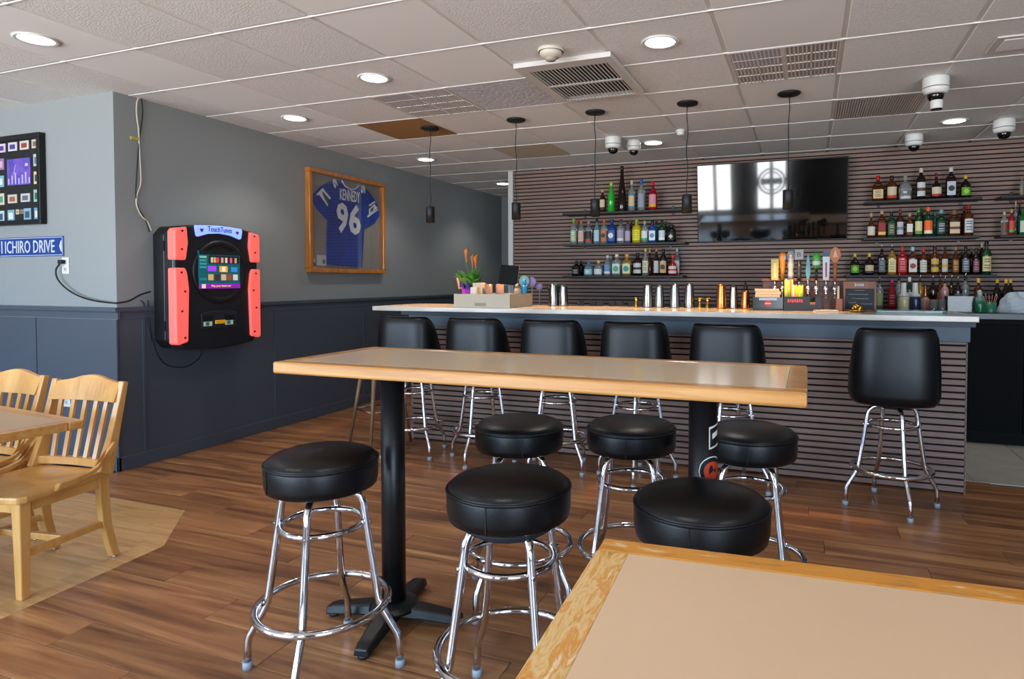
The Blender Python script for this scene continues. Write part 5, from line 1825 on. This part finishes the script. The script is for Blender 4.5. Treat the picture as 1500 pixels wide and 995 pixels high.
# straw caddy
p = py(1174, 453, 4.73)
sc_ = thing('straw_caddy', 'black bar caddy with red lettering, full of bright straws', 'bar caddy', (p.x, 4.73, ZT), .08)
box(-.12, .12, -.06, .06, 0, .008).build('floor_plate', BLACKPLA, sc_)
for a in (box(-.12, .05, -.06, -.055, .008, .098), box(.05, .085, -.06, -.055, .008, .045), box(.085, .12, -.06, -.055, .008, .098), box(-.12, .12, .055, .06, .008, .098), box(-.12, -.115, -.055, .055, .008, .098), box(.115, .12, -.055, .055, .008, .098), box(.02, .024, -.055, .055, .008, .09)):
    a.build('wall', BLACKPLA, sc_)
RLM = mat('#c8404a', .5, name='red_letters')
for i_ in range(7):
    box(-.095 + i_ * .0145, -.095 + i_ * .0145 + .011, -.0612, -.0598, .058 + .003 * (i_ % 2), .081).build('red_mark', RLM, sc_)
tag(box(-.022, .022, -.012, .012, 0, .05).build('wooden_block', mat('#b88a56', .6, name='wood_block'), None, (p.x + .068, 4.735, ZT + .009)), 'small tan block standing in the bar caddy', 'block')
SC_ = ['#d8b828', '#d84a58', '#d8d0c0', '#d87a20', '#7ab82c', '#d8c850']
for i in range(26):
    x_ = -.108 + .0094 * (i % 13)
    y_ = -.03 + .035 * (i // 13)
    zt = .205 if (i % 13) < 6 else .165
    tag(MB().tube([(0, 0, 0), (.004 * math.sin(i * 2.1), .006 * math.cos(i), zt + .006 * math.sin(i * 3.3))], .0044, 8).build('straw', mat(SC_[(i * 5 + i // 3) % 6], .45, name='straw_plastic'), None, (p.x + x_, 4.73 + y_, ZT + .009)),
        ['yellow', 'red', 'white', 'orange', 'green', 'pale yellow'][(i * 5 + i // 3) % 6] + ' drinking straw standing in the bar caddy', 'straw', 'straws in the bar caddy')

# tap tower
tw = thing('beer_tap_tower', 'red-brown wooden beer tower with eight tap handles', 'beer tap', (.02, 5.0, ZT), 0)
a, b = py(1118, 408, 4.95), py(1237, 408, 4.95)
cxx = (a.x + b.x) / 2
tw.location = (cxx, 4.95, ZT)
hwid = (b.x - a.x) / 2
TWD = wood('tower_wood', ['#3a1c14', '#4a261a', '#5a3020'], (2, 20, 20), .4)
box(-hwid, hwid, -.04, .06, 0, .205).build('tower_box', TWD, tw, bevel=.004)
box(-hwid - .01, hwid + .01, -.055, .066, .205, .225).build('tower_top', wood('tower_top_wood', ['#6a3a20', '#7c4728', '#8a5432'], (2, 20, 20), .4), tw, bevel=.003)
hd = [(1136, 380, 413, 'paddle', '#a89a5a', '#c4b878'), (1147, 371, 410, 'bottle', '#c87a1c', '#8a8a86'), (1159, 369, 408, 'totem', '#9a9c9c', '#5a5c5e'), (1171, 366, 410, 'square', '#2a2c30', '#8a8c8c'),
      (1184, 371, 410, 'blade', '#4f8a96', '#2f5a66'), (1196, 371, 410, 'hop', '#3f9a3a', '#1f1f1f'), (1210, 368, 408, 'flag', '#b9bcc0', '#24405a'), (1223, 362, 410, 'fork', '#9a5a30', '#c4906a')]
for xp, t0, t1_, kd, c1, c2 in hd:
    q0, q1 = py(xp, t0, 4.95), py(xp, t1_, 4.95)
    x_ = q0.x - cxx
    z0, z1 = .20, q0.z - ZT
    fc = MB().tube([(x_, -.04, .15), (x_, -.085, .15)], .009, 10).build('faucet', CHROME, tw)
    MB().lathe([(.017, .13), (.02, .15), (.017, .17)], 14, (x_, -.078)).build('faucet_ball', CHROME, fc)
    MB().tube([(x_, -.085, .15), (x_, -.1, .13), (x_, -.102, .085)], [.01, .009, .008], 10).build('faucet_spout', CHROME, fc)
    MB().tube([(x_, -.078, .168), (x_, -.078, .215)], .006, 8).build('faucet_stem', CHROME, fc)
    hb = .212
    H_ = z1 - hb
    m1, m2 = mat(c1, .4, name='tap_' + c1[1:]), mat(c2, .4, name='tap_' + c2[1:])
    yy = -.078
    if kd == 'paddle':
        o = MB().prism([(x_ - .025, hb), (x_ + .025, hb), (x_ + .027, z1), (x_ - .027, z1)], yy - .01, yy + .01, 'y').build('tap_handle', m1, tw, bevel=.003)
        MB().prism([(x_ - .008, hb + .02), (x_ + .008, hb + .02), (x_ + .008, z1 - .03), (x_ - .008, z1 - .03)], yy - .0115, yy - .009, 'y').build('handle_badge', m2, o)
    elif kd == 'bottle':
        o = MB().lathe([(.012, hb), (.016, hb + H_ * .4), (.024, hb + H_ * .75), (.026, z1 - .015), (.014, z1)], 16, (x_, yy)).build('tap_handle', m1, tw)
        MB().lathe([(.02, -.008), (.02, .008)], 18).build('handle_badge', m2, o, (x_ + .004, yy - .014, z1 - .035), rot=(PI / 2, 0, 0))
    elif kd == 'totem':
        o = MB().lathe([(.018, hb), (.022, hb + H_ * .2), (.017, hb + H_ * .35), (.025, hb + H_ * .5), (.019, hb + H_ * .66), (.027, hb + H_ * .84), (.018, z1)], 16, (x_, yy)).build('tap_handle', m1, tw)
        MB().ring(.014, .004, 0, 16, 6).build('handle_badge', m2, o, (x_, yy - .02, hb + H_ * .84), rot=(PI / 2, 0, 0))
    elif kd == 'square':
        o = MB().lathe([(.012, hb), (.016, hb + H_ * .15), (.014, hb + H_ * .66)], 14, (x_, yy)).build('tap_handle', m1, tw)
        MB().prism([(x_ - .03, hb + H_ * .66), (x_ + .03, hb + H_ * .66), (x_ + .03, z1), (x_ - .03, z1)], yy - .01, yy + .01, 'y').build('handle_head', m2, o, bevel=.004)
        text('B', m1, o, .026, .032, (x_, yy - .011, hb + H_ * .83), name='handle_letter')
    elif kd == 'blade':
        MB().prism([(x_ - .007, hb), (x_ + .007, hb), (x_ + .017, hb + H_ * .3), (x_ + .009, hb + H_ * .8), (x_, z1), (x_ - .009, hb + H_ * .8), (x_ - .017, hb + H_ * .3)], yy - .006, yy + .006, 'y').build('tap_handle', m1, tw, bevel=.002)
    elif kd == 'hop':
        o = MB().lathe([(.008, hb), (.011, hb + H_ * .42)], 14, (x_, yy)).build('tap_handle', m2, tw)
        MB().lathe([(.012, hb + H_ * .42), (.026, hb + H_ * .52), (.027, hb + H_ * .72), (.03, hb + H_ * .82), (.014, z1)], 12, (x_, yy)).build('handle_head', m1, o)
        MB().lathe([(.0275, hb + H_ * .55), (.0275, hb + H_ * .7)], 12, (x_, yy)).build('handle_badge', mat('#c4ccc0', .5, name='hop_label'), o)
    elif kd == 'flag':
        o = MB().prism([(x_ - .02, hb), (x_ + .02, hb), (x_ + .024, hb + H_ * .8), (x_ - .024, hb + H_ * .8)], yy - .008, yy + .008, 'y').build('tap_handle', m1, tw, bevel=.002)
        MB().prism([(x_ - .024, hb + H_ * .8), (x_ + .024, hb + H_ * .8), (x_ + .024, z1), (x_ - .022, z1 - .008)], yy - .009, yy + .009, 'y').build('handle_head', m2, o)
        MB().prism([(x_ - .005, hb + .02), (x_ + .005, hb + .02), (x_ + .006, hb + H_ * .6), (x_ - .006, hb + H_ * .6)], yy - .0095, yy - .007, 'y').build('handle_badge', mat('#8a2a4a', .5, name='flag_print'), o)
    else:
        o = MB().lathe([(.009, hb), (.013, hb + H_ * .5)], 14, (x_, yy)).build('tap_handle', m1, tw)
        MB().prism([(x_ - .012, hb + H_ * .5), (x_ + .012, hb + H_ * .5), (x_ + .04, hb + H_ * .72), (x_ + .03, z1 - .02), (x_, z1), (x_ - .03, z1 - .02), (x_ - .04, hb + H_ * .72)], yy - .01, yy + .01, 'y').build('handle_head', m1, o, bevel=.004)
        MB().prism([(x_ - .016, hb + H_ * .68), (x_ + .016, hb + H_ * .68), (x_, hb + H_ * .92)], yy - .0115, yy - .009, 'y').build('handle_badge', m2, o)

# chalkboard clipboard
cb = thing('chalkboard', 'small chalkboard in a wooden stand with handwritten menu', 'chalkboard', ((.224 + .434) / 2, 4.80, ZT), -.03)
CBW = wood('clip_wood', ['#5a3018', '#74421f', '#8a5228'], (20, 20, 3), .45)
box(-.105, .105, -.008, .008, 0, .205).build('wood_board', CBW, cb, bevel=.004)
sl = box(-.09, .09, -.0105, -.0075, .012, .155).build('slate', mat('#23282c', .8, mottle=(14, '#2f3438', .25), name='slate_board'), cb)
CH = mat('#8f989c', .8, name='chalk')
for z_, a_, b_, am in ((.142, -.03, .03, .003), (.115, -.07, .05, .006), (.086, -.05, .055, .006), (.058, -.07, -.02, .006), (.05, .005, .08, .006)):
    n_ = int((b_ - a_) / .003)
    MB().tube([(a_ + (b_ - a_) * k / n_, -.0112, z_ + am * math.sin(k * 1.9 + 7 * z_) * (.5 + .5 * math.cos(k * .83))) for k in range(n_ + 1)], .0011, 5).build('chalk_line', CH, sl)
box(-.03, .03, -.014, -.007, .168, .192).build('clip', STEEL, cb, bevel=.002)
box(-.1, .1, -.03, .05, 0, .012).build('stand_foot', CBW, cb, bevel=.002)
t = thing('menu_holder', 'wooden block with cream menu cards beside the chalkboard', 'menu holder', (.20, 4.76, ZT))
box(-.022, .02, -.03, .03, 0, .085).build('block', CBW, t, bevel=.003)
box(-.014, -.002, -.022, .022, .085, .17).build('menu_cards', mat('#b8a98c', .7, name='menu_cream'), t)
# gold nut dish
t = thing('brass_dish', 'brass dish with a crumpled gold heap in front of the chalkboard', 'dish', (py(1256, 457, 4.66).x, 4.66, ZT))
MB().lathe([(.03, 0), (.05, .006), (.056, .014), (.053, .014), (.03, .004)], 24, cap=False).build('dish', BRASS, t)
rg = random.Random(5)
for i in range(12):
    a, r_ = i * 2.4, .032 * math.sqrt(i / 12)
    MB().lathe([(.002, -.01), (.011, -.004), (.012, .004), (.003, .012)], 6).build('nugget', BRASS, t, (r_ * math.cos(a), r_ * math.sin(a), .018 + .026 * (1 - i / 12)), rot=(rg.random() * 3, rg.random() * 3, 0))
# pale glass cutting board and papers
p = py(1346, 459, 4.7)
tag(MB().prism([(-.22, -.09), (.16, -.09), (.2, -.04), (.19, .05), (.14, .09), (-.22, .09)], 0, .014, 'z').build('glass_board', mat('#8fb8b8', .1, trans=.4, name='teal_glass'), None, (.64, 4.72, ZT), bevel=.003), 'pale teal glass cutting board lying at the tiled end of the bar', 'board')
tag(box(-.07, .07, -.05, .05, 0, .012).build('paper_stack', mat('#b8b4aa', .7, name='paper_grey'), None, (.11, 4.62, ZT), .2), 'low stack of white paper on the bar beside the chalkboard', 'paper')
